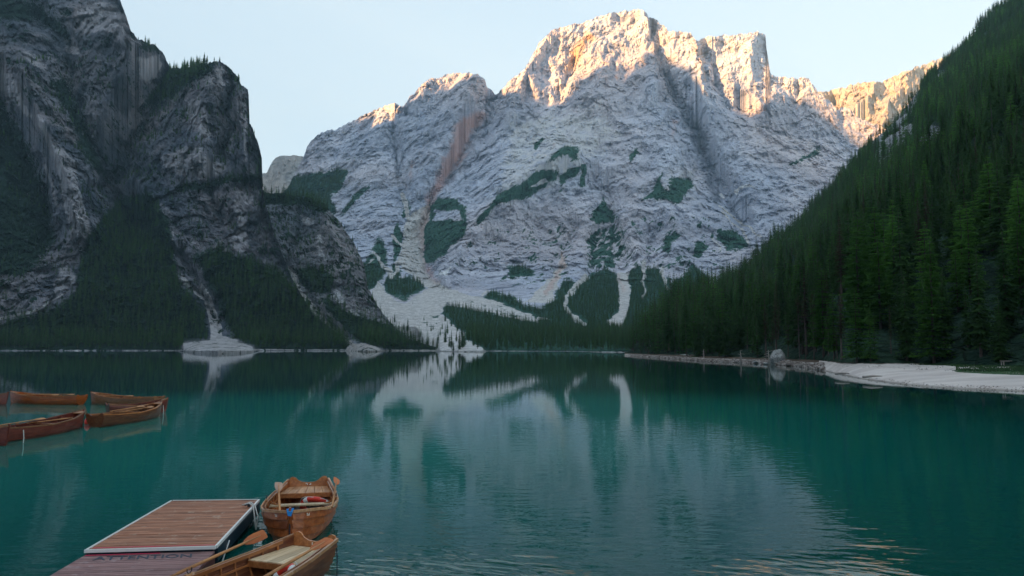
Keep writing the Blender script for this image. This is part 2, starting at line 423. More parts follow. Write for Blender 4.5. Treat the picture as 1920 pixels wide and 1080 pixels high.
main_feats = [
 ('g', 110, [(928,185,14),(900,250,20),(860,310,26),(815,380,26),(785,450,24),(800,520,20)]),
 ('g', 70, [(735,215,10),(742,300,14),(760,400,18)]),
 ('g', 120, [(1219,30,9),(1232,110,16),(1280,200,24),(1320,290,26),(1350,350,22),(1390,420,18)]),
 ('g', 80, [(1307,80,8),(1330,135,12),(1362,175,14),(1400,215,16)]),
 ('g', 60, [(1160,500,22),(1145,420,20),(1130,330,18)]),
 ('g', 45, [(1218,500,10),(1230,440,14)]),
 ('g', 50, [(1100,515,12),(1120,440,14)]),
 ('g', 40, [(1052,485,10),(1080,420,14)]),
 ('g', 60, [(1340,380,16),(1300,330,20)]),
 ('g', 40, [(1500,160,10),(1480,240,20)]),
 ('g', 50, [(1075,110,8),(1060,150,10),(1045,190,12)]),
 ('r', -110, [(1206,22,10),(1225,90,18),(1232,160,26)]),
 ('r', -80, [(1300,70,9),(1312,140,14),(1310,200,22)]),
 ('r', -70, [(1400,70,16),(1400,140,18)]),
 ('r', -60, [(1027,70,14),(990,130,16),(950,200,18)]),
 ('r', -120, [(1050,300,30),(960,350,36),(890,430,34),(850,510,26)]),
 ('r', -60, [(1130,110,30),(1120,180,40)]),
 ('r', -50, [(1285,150,10),(1330,170,10),(1400,190,12),(1440,190,14)]),
 ('r', -70, [(742,195,12),(738,230,14)]),
 ('r', -70, [(800,150,14),(775,200,14)]),
 ('r', -60, [(880,145,26),(870,220,34)]),
 ('r', -50, [(1185,400,18),(1195,480,18)]),
 ('r', -50, [(1260,400,22),(1270,470,22)]),
]
massif = Sheet('mountain', M_MASSIF, cols(470, 1790, 1.9), main_shore, main_crest, 345, d_main, jag=(3.6, 0.11), wl=170.0, rough=0.95, ledge=(1.6, 34), tilt=0.4, feats=main_feats, seed=1.7, hi_rough=0.55, lean=-0.25, lo_rough=0.6, slack=0.05, ribs=0.13, calm=(45, 210))
S = massif
VEG = [
 [(925,372),(950,357),(975,347),(995,330),(1007,320),(1030,316),(1050,322),(1040,335),(1025,342),(1022,354),(1000,365),(975,376),(950,377),(927,385),(915,405),(895,424),(892,414),(915,385)],
 [(1025,305),(1035,290),(1060,272),(1087,280),(1085,300),(1072,300),(1065,288),(1042,297)],
 [(1047,330),(1070,312),(1085,312),(1080,327),(1065,335),(1050,362),(1053,347)],
 [(1086,310),(1098,310),(1096,348),(1088,350)],
 [(1202,372),(1222,355),(1237,332),(1242,322),(1241,345),(1247,357),(1255,357),(1257,335),(1275,330),(1300,343),(1300,350),(1285,360),(1275,377),(1260,385),(1247,377),(1225,372)],
 [(1115,395),(1135,372),(1142,392),(1157,405),(1150,415),(1125,415),(1107,410)],
 [(1245,445),(1265,432),(1280,442),(1260,455),(1255,475),(1245,467)],
 [(952,502),(975,500),(1000,507),(1005,520),(957,520)],
 [(1342,432),(1375,432),(1400,447),(1410,457),(1390,467),(1362,472),(1345,445)],
 [(1302,457),(1312,449),(1327,462),(1320,472),(1307,485),(1297,482)],
 [(791,417),(806,384),(818,370),(847,370),(874,387),(877,441),(847,464),(830,480),(806,494),(791,494)],
 [(708,447),(718,455),(728,490),(726,510),(712,530),(704,543),(680,545),(676,505),(692,475)],
 [(738,432),(747,417),(758,441),(755,464),(741,494),(735,455)],
 [(737,494),(750,489),(751,522),(769,516),(787,522),(801,538),(783,550),(758,562),(736,560),(718,541),(723,524)],
 [(752,381),(761,372),(770,387),(767,411),(755,408)],
 [(640,393),(658,370),(690,346),(694,351),(667,376),(640,408)],
 [(470,332),(540,338),(580,326),(600,322),(640,318),(655,322),(640,345),(620,370),(630,395),(600,425),(470,430)],
 [(1180,290),(1195,282),(1200,287),(1182,305)], [(1000,275),(1015,258),(1018,262),(1003,282)],
 [(1480,310),(1520,285),(1538,275),(1530,290),(1500,305)],
 [(1140,480),(1150,500),(1128,502)],
 [(830,572),(905,556),(921,547),(953,553),(979,568),(1010,576),(1040,564),(1049,542),(1062,527),(1080,530),(1096,521),(1113,512),(1134,500),(1153,514),(1179,510),(1196,491),(1215,502),(1237,504),(1260,530),(1300,500),(1330,520),(1340,700),(820,700)],
]
for v in VEG: S.poly('mask', 0, 1.0, v, 7 if np.ptp(np.array(v)[:, 0]) > 30 else 5)
S.poly('mask', 0, 1.0, [(815,395),(860,392),(868,412),(812,414)], 3, sub=True)
S.poly('mask', 0, 1.0, [(995,350),(1020,333),(1024,340),(1008,350)], 2, sub=True)
SCREE = [
 [(775,400),(800,382),(806,400),(797,430),(794,480),(800,510),(815,530),(840,540),(900,556),(950,574),(1000,590),(1012,606),(960,597),(905,584),(860,574),(840,566),(833,575),(826,589),(838,600),(850,606),(861,618),(876,624),(872,636),(886,645),(900,649),(909,657),(912,664),(780,664),(755,645),(735,612),(700,585),(695,555),(708,528),(722,545),(735,561),(760,566),(785,552),(800,540),(770,515),(752,505),(752,470),(762,440),(770,410)],
 [(1045,500),(1058,480),(1060,500),(1045,540),(1038,562),(1022,568),(990,564),(975,578),(1005,545),(1035,520)],
 [(1156,510),(1178,510),(1180,540),(1184,560),(1176,590),(1168,618),(1150,612),(1136,606),(1160,585),(1163,565)],
]
for v in SCREE: S.poly('mask', 1, 1.0, v, 3.0); S.poly('mask', 0, 1.0, v, 3.0, sub=True)
for ln in [
 [(1100,518,5),(1084,535,4),(1064,556,4),(1059,572,4),(1072,592,4),(1096,608,5)],
 [(1010,596,3),(1030,599,1.5)], [(1208,490,5),(1208,520,3),(1207,560,1.5)], [(1240,500,3.5),(1246,525,2.5),(1256,548,1.5)],
 [(1080,612,0.6),(1104,620,0.6)], [(752,365,5),(768,410,4),(762,440,5)], [(735,440,2),(758,465,2.5),(745,500,4),(735,518,3)],
 [(700,470,2),(722,500,4),(735,520,5)], [(683,500,1.5),(700,485,1.5)],
 [(905,552,3),(912,545,1.5)], [(1345,385,2.0),(1380,412,2.0),(1425,442,2)], [(1352,398,1.5),(1390,432,1.5),(1405,455,1.5)], [(1335,440,1.5),(1350,470,2)],
 [(640,250,0.5),(650,252,0.5)]]:
    S.line('mask', 1, 1.0, ln, 1.6); S.line('mask', 0, 1.0, ln, 1.6, sub=True)
S.poly('mask', 1, 0.75, [(900,657),(1180,659),(1180,664),(900,664)], 1.2); 
S.poly('mask', 0, 1.0, [(895,657.2),(1190,659),(1190,668),(895,668)], 0.8, sub=True)
S.line('mask', 2, 0.95, [(905,215,9),(868,245,20),(858,282,19),(838,312,15),(818,350,12),(802,390,9),(794,440,7),(797,490,6),(815,528,6)], 12)
S.line('mask', 2, 0.9, [(1058,485,5),(1045,520,5),(1025,548,6)], 5)
S.line('mask', 2, 0.5, [(1045,262,5),(1030,290,4)], 6)
S.line('mask', 2, 0.6, [(770,300,7),(772,340,7)], 8)
S.line('mask', 2, 0.6, [(1265,230,10),(1262,262,6)], 8)
S.line('mask', 2, 0.55, [(1160,515,5),(1170,545,5)], 5)
S.line('mask', 2, 0.5, [(1600,340,20),(1560,390,20)], 12)
S.line('mask', 2, 0.5, [(1240,70,10),(1300,110,12)], 12)
S.line('mask', 3, 0.75, [(1219,30,7),(1232,110,8),(1285,205,16),(1312,260,18),(1345,380,10)], 12)  # gully shade beside the prow and dark recess stains, painted together
S.line('mask', 3, 0.55, [(735,240,6),(745,320,7),(752,390,5)], 8)
S.line('mask', 3, 0.8, [(1296,238,6),(1302,262,9)], 6)
S.line('mask', 3, 0.5, [(870,300,8),(880,380,5)], 8)
S.line('mask', 3, 0.5, [(1170,380,2),(1172,440,2)], 4)
S.line('spot', 1, 0.9, [(1105,70,10),(1078,105,14),(1066,130,8)], 10)
S.line('spot', 1, 0.7, [(780,395,4),(795,410,6)], 5)
S.line('spot', 1, 0.6, [(1310,95,12),(1322,150,8)], 8)
S.line('spot', 1, 0.7, [(1056,478,4),(1052,490,3)], 3)
S.poly('spot', 3, 1.0, [(1343,360),(1352,358),(1361,377),(1356,372)], 1.5)
S.poly('spot', 3, 1.0, [(1375,357),(1400,345),(1414,350),(1400,352),(1388,360),(1380,369)], 1.5)
S.poly('spot', 3, 1.0, [(822,516),(842,505),(850,500),(838,520)], 2)
S.poly('spot', 2, 0.6, [(940,200),(1130,180),(1200,260),(1030,380),(900,420)], 40)
S.poly('spot', 2, 0.5, [(1240,290),(1330,300),(1330,400),(1200,400)], 30)
S.spot[..., 0] = 0.12
S.poly('spot', 0, 0.5, [(830,510),(900,420),(960,385),(1090,370),(1090,560),(960,555),(860,530)], 18)
S.poly('spot', 0, 0.55, [(1100,400),(1340,380),(1380,520),(1100,510)], 18)
S.poly('spot', 0, 0.9, [(1097,505),(1100,455),(1112,420),(1167,420),(1172,475),(1155,505)], 8)
S.poly('spot', 0, 0.35, [(560,300),(700,250),(720,420),(640,440),(560,400)], 30)
S.poly('spot', 0, 0.5, [(790,572),(822,575),(835,612),(880,640),(800,640),(800,600)], 8)
S.poly('spot', 0, 0.55, [(880,560),(960,578),(1000,600),(900,590)], 6)
S.spot[..., 0] *= np.clip((S.full[..., 2] * -1 + 900) / 300, 0, 1)
massif_obj = massif.build()
massif_obj['label'] = 'pale grey limestone mountain wall with a sunlit summit across the end of the lake'

# ---- distant ridges
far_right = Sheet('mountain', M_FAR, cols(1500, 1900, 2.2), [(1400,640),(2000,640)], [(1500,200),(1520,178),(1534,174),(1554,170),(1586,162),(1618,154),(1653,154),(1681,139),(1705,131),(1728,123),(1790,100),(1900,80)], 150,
    lambda X, Y, Ds: ip(Y, [(60,3650),(200,3380),(300,3200),(640,2700)]) + 0 * X, jag=(5, 0.09), wl=200, rough=1.1, ledge=(7, 50), tilt=-0.5, slack=0.25,
    feats=[('g', 120, [(1560,190,14),(1610,250,18)]), ('r', -120, [(1640,160,16),(1600,240,20)]), ('r', -90, [(1705,135,16),(1650,220,20)])], seed=8.1)
far_right.P[0, :, 2] = -3
far_right.spot[..., 1] = 0.25
fr_obj = far_right.build(); fr_obj['label'] = 'distant sunlit ridge behind the forested slope at the right'
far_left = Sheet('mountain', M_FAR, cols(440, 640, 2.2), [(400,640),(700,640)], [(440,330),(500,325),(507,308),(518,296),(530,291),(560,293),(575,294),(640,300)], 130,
    lambda X, Y, Ds: ip(Y, [(280,3300),(400,3100),(640,2600)]) + 0 * X, jag=(3, 0.09), wl=150, rough=0.8, ledge=(2, 40), tilt=0.5, seed=5.2, slack=0.25)
fl_obj = far_left.build(); fl_obj['label'] = 'small distant grey summit in the gap at the left'

# ---- the dark cliff on the left
cl_crest = [(-900,-300),(-300,-330),(0,-260),(120,-160),(200,-60),(225,0),(238,35),(248,62),(262,76),(285,83),(303,94),(312,110),(320,130),(335,128),(352,124),(372,120),(400,115),(413,114),(424,122),(437,135),(450,150),(453,158),(464,168),(468,185),(466,205),(467,228),(476,248),(484,268),(491,296),(488,318),(489,335),(496,375),(512,430),(530,480),(552,532),(582,582),(616,626),(645,652),(656,656.3)]
cl_shore = [(-900,660),(0,657.8),(330,657.6),(346,659.5),(370,662.5),(410,663.6),(450,662.5),(474,660.2),(486,657.8),(520,657.6),(660,657.7)]
def d_cl(X, Y, Ds):
    Dt = ip(Y, [(-350,1640),(0,1400),(100,1305),(200,1225),(300,1150),(400,1080),(500,990),(600,890),(640,840),(660,800)])
    k = np.clip((657 - Y) / 22, 0, 1)
    D = Ds * (1 - k) + Dt * k
    D = D - 0.20 * (330 - np.minimum(X, 330)) * np.clip((640 - Y) / 250, 0, 1)       # the wall comes nearer to the left
    return D
cl_feats = [
 ('g', 130, [(318,130,14),(290,190,26),(240,290,28),(215,360,26),(250,430,34)]),
 ('r', -60, [(405,120,26),(385,200,30),(372,290,36)]),
 ('g', 50, [(440,150,10),(430,230,12),(420,300,12)]),
 ('r', -50, [(455,170,12),(455,250,14),(470,320,16)]),
 ('g', 60, [(60,20,16),(130,90,20),(130,170,20),(170,260,20),(200,340,18)]),
 ('r', -70, [(30,120,26),(80,230,26),(130,330,26),(155,430,20)]),
 ('g', 70, [(0,200,22),(60,330,26),(90,430,30)]),
 ('r', -60, [(230,60,22),(260,130,26),(230,230,26)]),
 ('g', 45, [(335,470,16),(370,540,14),(400,600,14)]),
 ('r', -40, [(300,400,20),(320,450,18)]),
 ('g', 40, [(400,360,12),(420,420,14)]),
]
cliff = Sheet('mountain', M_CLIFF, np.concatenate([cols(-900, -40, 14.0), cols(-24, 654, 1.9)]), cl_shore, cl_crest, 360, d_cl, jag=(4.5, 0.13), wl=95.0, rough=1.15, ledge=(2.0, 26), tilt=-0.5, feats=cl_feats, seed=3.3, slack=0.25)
S = cliff
for v in [
 [(66,208),(85,217),(100,255),(125,285),(145,300),(150,340),(163,390),(168,445),(138,448),(118,400),(112,370),(105,320),(85,270),(70,230)],
 [(0,130),(15,132),(31,150),(44,186),(66,215),(60,225),(30,200),(0,165)],
 [(40,85),(60,95),(91,125),(90,138),(60,125),(38,100)],
 [(122,72),(140,66),(154,100),(150,107),(125,104)],
 [(375,170),(385,140),(405,122),(422,126),(423,165),(410,182),(395,160)],
 [(353,187),(377,173),(382,200),(397,260),(383,267),(360,240),(347,213)],
 [(300,290),(330,280),(370,270),(400,300),(430,310),(420,332),(380,338),(330,328),(305,310)],
 [(437,351),(481,362),(462,402),(472,460),(448,475),(423,453),(445,427),(434,387)],
 [(299,376),(321,395),(318,400),(300,388)], [(180,0),(222,5),(240,60),(230,80),(200,60),(150,60),(140,20)],
 [(255,110),(300,100),(308,125),(280,160),(262,150)], [(120,480),(150,520),(130,545),(100,560),(95,530)]]:
    S.poly('spot', 2, 0.8, v, 9)
S.line('spot', 2, 0.9, [(82,312,3),(94,343,4),(108,385,4)], 4)
S.line('spot', 2, 0.8, [(322,430,3),(324,480,4)], 4)
S.line('spot', 2, 0.8, [(460,180,5),(462,300,4)], 6)
S.spot[..., 0] = 0.55
for v in [
 [(165,440),(200,400),(230,370),(280,360),(310,400),(325,460),(330,500),(336,540),(362,562),(385,590),(394,632),(345,638),(340,670),(-900,670),(-900,560),(0,608),(60,594),(100,578),(140,555),(150,500),(160,460)],
 [(365,480),(410,465),(440,478),(480,490),(515,500),(560,550),(670,650),(670,670),(520,670),(480,655),(445,632),(424,610),(402,552),(382,522)],
 [(262,76),(303,92),(303,99),(285,96),(266,96)],
 [(320,128),(400,112),(392,140),(350,165),(315,185),(285,200),(265,205),(290,165),(308,140)],
 [(-900,-40),(60,-5),(130,48),(135,85),(70,42),(-900,60)],
 [(85,150),(128,138),(150,200),(195,300),(205,345),(160,310),(135,250)],
 [(-900,180),(0,185),(38,235),(70,305),(98,390),(108,450),(60,520),(-900,560)],
 [(330,345),(400,340),(440,330),(490,322),(488,335),(440,345),(400,354),(330,362)],
 [(420,118),(452,150),(448,160),(428,140)]]:
    S.poly('mask', 0, 1.0 if v[0][1] > 300 or v[0][0] > 250 else 0.72, v, 13)
tal = [(339,515),(372,544),(379,530),(397,559),(412,602),(418,630),(437,635),(474,650),(480,670),(344,670),(344,640),(398,637),(394,610),(383,566),(364,555),(339,533)]
S.poly('mask', 1, 1.0, tal, 3); S.poly('mask', 0, 1.0, tal, 3, sub=True)
S.poly('mask', 1, 1.0, [(350,645),(400,634),(425,632),(472,652),(472,675),(350,675)], 1.5)
for ln in [[(-40,602,3),(0,597,3.5),(60,585,2.5),(90,568,2),(130,545,2)], [(-900,657,1.6),(345,657,1.1)], [(474,656,1.3),(660,656.3,1.1)]]:
    S.line('mask', 1, 0.8, ln, 1.2); S.line('mask', 0, 1.0, ln, 1.2, sub=True)
S.line('mask', 3, 0.8, [(225,150,16),(235,195,18)], 12)
S.line('mask', 3, 0.6, [(395,190,8),(400,260,8)], 10)
S.line('mask', 3, 0.95, [(462,170,6),(482,290,10),(500,390,14),(530,470,16),(575,560,14)], 8)  # painted shade that dims the pale side-lit strip along the cliff edge
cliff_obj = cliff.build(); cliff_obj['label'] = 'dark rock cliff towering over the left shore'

# ---- the wooded spur between cliff and massif
md_crest = [(430,350),(480,345),(500,360),(530,363),(580,370),(610,385),(640,420),(665,458),(684,502),(690,540),(712,580),(735,608),(765,632),(800,648),(830,656.5),(850,657.3)]
def d_md(X, Y, Ds):
    Dt = ip(Y, [(340,1260),(400,1180),(500,1060),(600,900),(640,850),(657,810)])
    k = np.clip((657 - Y) / 25, 0, 1)
    return Ds * (1 - k) + Dt * k + 0.22 * np.clip(X - 560, 0, 300) * np.clip((650 - Y) / 100, 0, 1)
spur = Sheet('hill', M_MID, cols(430, 850, 1.9), [(420,657.4),(640,657.4),(660,658.6),(690,660.2),(712,659),(722,657.6),(860,657.8)], md_crest, 190, d_md, jag=(3, 0.12), wl=70.0, rough=1.0, ledge=(1.6, 20), tilt=-0.5,
    feats=[('g', 40, [(560,400,12),(545,500,12),(590,580,9),(660,645,8)]), ('r', -35, [(610,390,20),(640,480,22),(670,560,20)]), ('g', 30, [(590,510,12),(600,540,12)])], seed=6.4)
S = spur
S.spot[..., 0] = 0.62
for v in [
 [(430,480),(505,500),(548,545),(575,575),(610,605),(645,640),(648,670),(430,670)],
 [(600,560),(650,585),(700,600),(730,610),(765,640),(850,655),(850,670),(700,651),(665,635),(630,600)],
 [(430,330),(600,362),(625,385),(610,400),(560,385),(500,385),(430,400)],
 [(555,505),(590,500),(625,520),(615,552),(580,548),(560,530)]]:
    S.poly('mask', 0, 1.0, v, 5)
for v in [[(592,430),(604,440),(612,490),(596,480)], [(500,500),(512,520),(500,515)], [(640,570),(680,590),(690,620),(660,600)], [(560,400),(585,405),(590,425),(565,420)], [(625,540),(650,560),(640,580),(620,560)]]:
    S.poly('spot', 2, 0.8, v, 6)
for ln in [[(543,500,3),(560,545,4),(580,572,4),(603,592,4),(622,612,4),(642,632,4),(662,646,5),(700,656,6)], [(430,656.6,1.0),(650,656.6,1.0)], [(715,657,1.2),(830,657,1.2)]]:
    S.line('mask', 1, 0.95, ln, 1.5); S.line('mask', 0, 1.0, ln, 1.8, sub=True)
S.poly('mask', 1, 1.0, [(645,650),(680,643),(716,656),(716,668),(650,668)], 1.5); S.poly('mask', 0, 1.0, [(645,650),(680,643),(716,656),(716,668),(650,668)], 1.5, sub=True)
spur_obj = spur.build(); spur_obj['label'] = 'grey wooded rock spur below the cliff at the left shore'
# ---- unseen ridge added left of the picture, its crest shaped to cast the valley shade
LIT = [(560,150),(640,190),(668,228),(700,236),(722,240),(752,238),(770,208),(800,186),(828,168),(842,132),(860,90),(905,90),(922,150),(932,222),(960,214),(1000,203),(1030,190),(1070,166),(1120,156),(1160,150),(1190,116),(1235,105),(1260,118),(1290,128),(1320,158),(1350,172),(1385,206),(1400,215),(1430,205),(1470,180),(1510,182),(1540,205),(1580,240),(1640,300)]
PERP = np.array([-SUN_H[1], SUN_H[0]])
C0 = np.array([-2036.0, 1074.0]) + 500 * SUN_H
lat, crest_z = [], []
G = massif.P
for X, Y in LIT:
    j = int(np.argmin(np.abs(massif.X1 - X))); i = int(np.argmin(np.abs(massif.Y[:, j] - Y)))
    P = G[i, j].copy()
    if massif.Y[-1, j] > Y: P[2] += (massif.Y[-1, j] - Y) / F * P[1]
    t = (C0 - P[:2]) @ SUN_H
    lat.append(P[:2] @ PERP); crest_z.append(P[2] + t * math.tan(SUN_ELEV))
lat, crest_z = np.array(lat), np.array(crest_z)
o_ = np.argsort(lat); lat, crest_z = lat[o_], crest_z[o_]
L = np.concatenate([np.arange(-3900, lat[0] - 60, 60), np.arange(lat[0] - 60, lat[-1] + 60, 6), np.arange(lat[-1] + 60, lat[-1] + 4200, 60)])
cz = np.interp(L, lat, crest_z)
cz = cz + 10 * fbm(np.stack([L / 60, L * 0, L * 0], 1), 4)
cz = np.maximum(cz, 900) + 480 * np.clip((lat[0] - 40 - L) / 260, 0, 1)  # crest raised further to keep the far left summit in shade
c0s = C0 @ SUN_H
prof = [(-1000, 0.0), (-700, 0.25), (-400, 0.58), (-150, 0.86), (0, 1.0), (160, 0.9), (500, 0.6), (1000, 0.0)]
V = []
for off, k in prof:
    wig = 0 if off == 0 else 60
    s_ = c0s + off + wig * fbm(np.stack([L / 300, L * 0 + off, L * 0], 1), 3)
    q = L[:, None] * PERP[None] + s_[:, None] * SUN_H[None]
    V.append(np.stack([q[:, 0], q[:, 1], np.where(k == 0, -6.0, k * cz * (1 + (0 if off == 0 else 0.05) * fbm(np.stack([L / 150, L * 0 + off, L * 0 + 4], 1), 3)))], 1))
V = np.array(V)
me = mesh_np('mountain', V.reshape(-1, 3), grid_faces(V.shape[0], V.shape[1]), False)
col_attr(me, 'mask', np.zeros((V.shape[0] * V.shape[1], 4))); col_attr(me, 'spot', np.full((V.shape[0] * V.shape[1], 4), [0.3, 0, 0, 0]))
east = link('mountain', me, M_MASSIF); east['kind'] = 'structure'; east['label'] = 'unseen ridge left of the view, shaped to shade the valley'

# ---- lake bed and lake
t = NT('lake_bed_silt'); n_ = t.noise(wpos(t), 0.3, 5)
M_BED = t.bsdf(t.mix(n_, (0.10, 0.14, 0.12), (0.2, 0.24, 0.2)), 0.95)
def quad(name, x0, x1, y0, y1, z, mat, nx=1, ny=1):
    xs = np.linspace(x0, x1, nx + 1); ys = np.linspace(y0, y1, ny + 1)
    V = np.array([(x, y, z) for y in ys for x in xs])
    return link(name, mesh_np(name, V, grid_faces(ny + 1, nx + 1), True), mat)
ground = quad('ground', -4300, 4300, -2600, 4900, -7.0, M_BED, 8, 8); ground['kind'] = 'structure'

t = NT('lake_water'); P = wpos(t)
sep = t.n('SeparateXYZ'); t.l(P, sep.inputs[0])
ydist = sep.outputs[1]
near = t.step(ydist, 12.0, 70.0, 1.0, 0.0)                 # the lake is calmer towards the far end
vnear = t.step(ydist, 9.0, 22.0, 1.0, 0.0)
sw = t.noise(t.mapping(P, rot=(0, 0, 0.25), sc=(0.55, 1.0, 1.0)), 0.9, 3, 0.5, 0.6)
rp = t.noise(t.mapping(P, rot=(0, 0, -0.15), sc=(0.5, 1.0, 1.0)), 3.2, 3, 0.5, 0.4)
fine_ = t.noise(t.mapping(P, rot=(0, 0, 0.5), sc=(0.7, 1.0, 1.0)), 9.0, 2, 0.5)
patch = t.step(t.noise(t.mapping(P, sc=(0.35, 1.0, 1.0)), 0.05, 3, 0.5), 0.38, 0.62)
def rings(cx, cy, wl, reach, amp):
    c = t.vmath('DISTANCE', P, (cx, cy, 0.0))
    wob = t.math('MULTIPLY', t.noise(P, 1.1, 2, 0.5), 0.35)
    s_ = t.math('SINE', t.math('MULTIPLY', t.math('ADD', c, wob), 2 * math.pi / wl))
    return t.math('MULTIPLY', s_, t.math('MULTIPLY', t.step(c, reach * 0.25, reach, 1.0, 0.0), amp))
rc = gnd(612, 1022)
r1 = rings(float(rc[0]), float(rc[1]), 0.21, 3.4, 1.0)
rc2 = gnd(505, 975)
r2 = rings(float(rc2[0]), float(rc2[1]), 0.13, 1.5, 0.55)
h = t.math('MULTIPLY', sw, t.math('ADD', t.math('MULTIPLY', vnear, 0.018), 0.0025))
h = t.math('ADD', h, t.math('MULTIPLY', rp, t.math('MULTIPLY', t.math('ADD', t.math('MULTIPLY', near, 0.8), 0.2), t.math('ADD', t.math('MULTIPLY', patch, 0.0055), 0.0025))))
chop = t.noise(t.mapping(P, rot=(0, 0, 0.12), sc=(0.32, 1.0, 1.0)), 2.3, 2, 0.5, 0.3)
h = t.math('ADD', h, t.math('MULTIPLY', chop, t.math('MULTIPLY', t.step(ydist, 11.5, 18.5, 1.0, 0.0), 0.021)))
chop2 = t.noise(t.mapping(P, rot=(0, 0, 0.42), sc=(0.42, 1.0, 1.0)), 2.9, 2, 0.5, 0.3)
def gust(cx, cy, rx, ry):
    d_ = t.vmath('LENGTH', t.vmath('MULTIPLY', t.vmath('SUBTRACT', P, (cx, cy, 0.0)), (1 / rx, 1 / ry, 0.0)))
    return t.step(d_, 1.0, 0.35)
gusts = t.math('ADD', t.math('MULTIPLY', gust(-1.0, 11.8, 3.6, 2.9), 1.9), gust(5.0, 12.2, 2.8, 2.4))
h = t.math('ADD', h, t.math('MULTIPLY', chop2, t.math('MULTIPLY', gusts, 0.045)))
h = t.math('ADD', h, t.math('MULTIPLY', fine_, t.math('MULTIPLY', vnear, 0.0005)))
h = t.math('ADD', h, t.math('MULTIPLY', t.math('ADD', r1, r2), 0.0007))
nrm = t.bump(h, 1.0, 1.0)
deep = t.noise(t.mapping(P, sc=(0.6, 1.0, 1.0)), 0.02, 4, 0.55)
mid_bay = t.vmath('LENGTH', t.vmath('MULTIPLY', t.vmath('SUBTRACT', P, (-6.0, 42.0, 0.0)), (1 / 34.0, 1 / 26.0, 0.0)))      # paler water colour in the middle of the bay
mid_bay = t.step(t.math('ADD', mid_bay, t.math('MULTIPLY', t.math('SUBTRACT', deep, 0.5), 1.4)), 1.25, 0.35)
wcol = t.mix(mid_bay, (0.003, 0.054, 0.048), (0.002, 0.155, 0.130))
M_WATER = t.bsdf(wcol, 0.008, nrm, 0.5, IOR=1.333)
water = quad('lake', -2600, 2600, -900, 1500, 0.0, M_WATER, 4, 4); water['kind'] = 'structure'
water['label'] = 'calm turquoise lake mirroring the mountains'

# ---- right shore: gravel beach, rocky bank, forest hill
sh_tab = [(1170,666.6),(1250,672),(1320,677),(1400,680.5),(1455,684),(1500,688),(1533,693),(1575,702),(1611,710),(1684,720),(1740,726),(1800,730),(1920,734),(2100,750),(2500,790)]
ff_D = [(1170,350),(1250,262),(1320,214),(1400,186),(1455,168),(1500,152),(1540,138),(1575,112),(1640,103),(1720,101),(1800,93),(1920,83),(2100,72),(2500,58)]
ff_z = [(1170,0.9),(1455,1.0),(1540,1.2),(1640,1.45),(2500,1.6)]
Xc = cols(1171, 2500, 2.4)
Ds = gnd(Xc, ip(Xc, sh_tab))[1]
Ds = Ds + 1.2 * fbm(np.stack([Xc / 14.0, Xc * 0, Xc * 0], 1), 4) * np.clip((Ds - 60) / 100, 0.25, 1.2)
Df, zf = np.maximum(ip(Xc, ff_D), Ds + 7), ip(Xc, ff_z)
u_ = ray(Xc, Xc * 0 + HOR)[0]
rows_t = np.concatenate([[-1.6, -0.8, -0.3], np.linspace(0, 1.25, 34)])
V, MK = [], []
for tt in rows_t:
    span = Df - Ds
    D = Ds + span * tt
    z = np.where(tt < 0, tt * np.minimum(span, 9) * 0.22, zf * (np.clip(tt, 0, 1.25) ** 0.8))
    wlk = np.stack([u_ * D / 3.0, D / 3.0, D * 0], 1)
    z = z + 0.10 * fbm(wlk, 4) * min(1, max(0, tt * 3))
    z = np.where(tt < 0, np.minimum(z, -0.02), z)
    V.append(np.stack([u_ * D, D, z], 1))
    X2, Y2 = pix(V[-1][:, 0], V[-1][:, 1], V[-1][:, 2])
    g = soft(sdf_poly(X2, Y2, [(1785,694),(1840,691),(1960,688),(2500,690),(2500,720),(1920,703.5),(1830,700),(1795,698)]), 1.2)
    g = np.maximum(g, np.clip((tt - 0.85) * 6, 0, 1) * (Xc > 1690) * np.clip((Xc - 1690) / 60, 0, 1) * 0.8)
    soil = np.clip((tt - 0.9) * 5, 0, 1) + (Xc < 1535) * np.clip((tt - 0.55) * 4, 0, 1)
    brown = (Xc < 1535) * 0.75 + 0 * Xc
    MK.append(np.stack([g, np.clip(soil, 0, 1), brown, 0 * g], 1))
V, MK = np.array(V), np.array(MK)
me = mesh_np('beach', V.reshape(-1, 3), grid_faces(*V.shape[:2]), True); col_attr(me, 'mask', MK.reshape(-1, 4))
t = NT('pale_gravel'); m1 = t.n('Attribute', attribute_name='mask'); s1 = t.n('SeparateColor'); t.l(m1.outputs['Color'], s1.inputs[0])
P = wpos(t); n1 = t.noise(P, 0.4, 6, 0.7); n2 = t.noise(P, 9.0, 4, 0.8); n3 = t.noise(t.mapping(P, sc=(0.25, 1, 1)), 0.35, 4, 0.6)
c = t.mix(t.step(n3, 0.35, 0.65), (0.50, 0.43, 0.40), (0.64, 0.57, 0.53)); c = t.mix(t.math('MULTIPLY', t.step(n2, 0.58, 0.75), 0.6), c, (0.28, 0.24, 0.21))
c = t.mix(t.math('MULTIPLY', s1.outputs[2], t.step(n1, 0.35, 0.6)), c, (0.16, 0.115, 0.10))
c = t.mix(t.step(t.math('ADD', s1.outputs[1], t.math('MULTIPLY', t.math('SUBTRACT', n1, 0.5), 1.2)), 0.4, 0.6), c, t.mix(n2, (0.05, 0.04, 0.028), (0.12, 0.075, 0.05)))
c = t.mix(t.step(t.math('ADD', s1.outputs[0], t.math('MULTIPLY', t.math('SUBTRACT', n1, 0.5), 0.9)), 0.42, 0.56), c, t.mix(n2, (0.018, 0.05, 0.018), (0.04, 0.10, 0.03)))
zz_ = t.n('SeparateXYZ'); t.l(P, zz_.inputs[0])
wet = t.step(t.math('ADD', zz_.outputs[2], t.math('MULTIPLY', t.math('SUBTRACT', n1, 0.5), 0.15)), 0.05, 0.16)
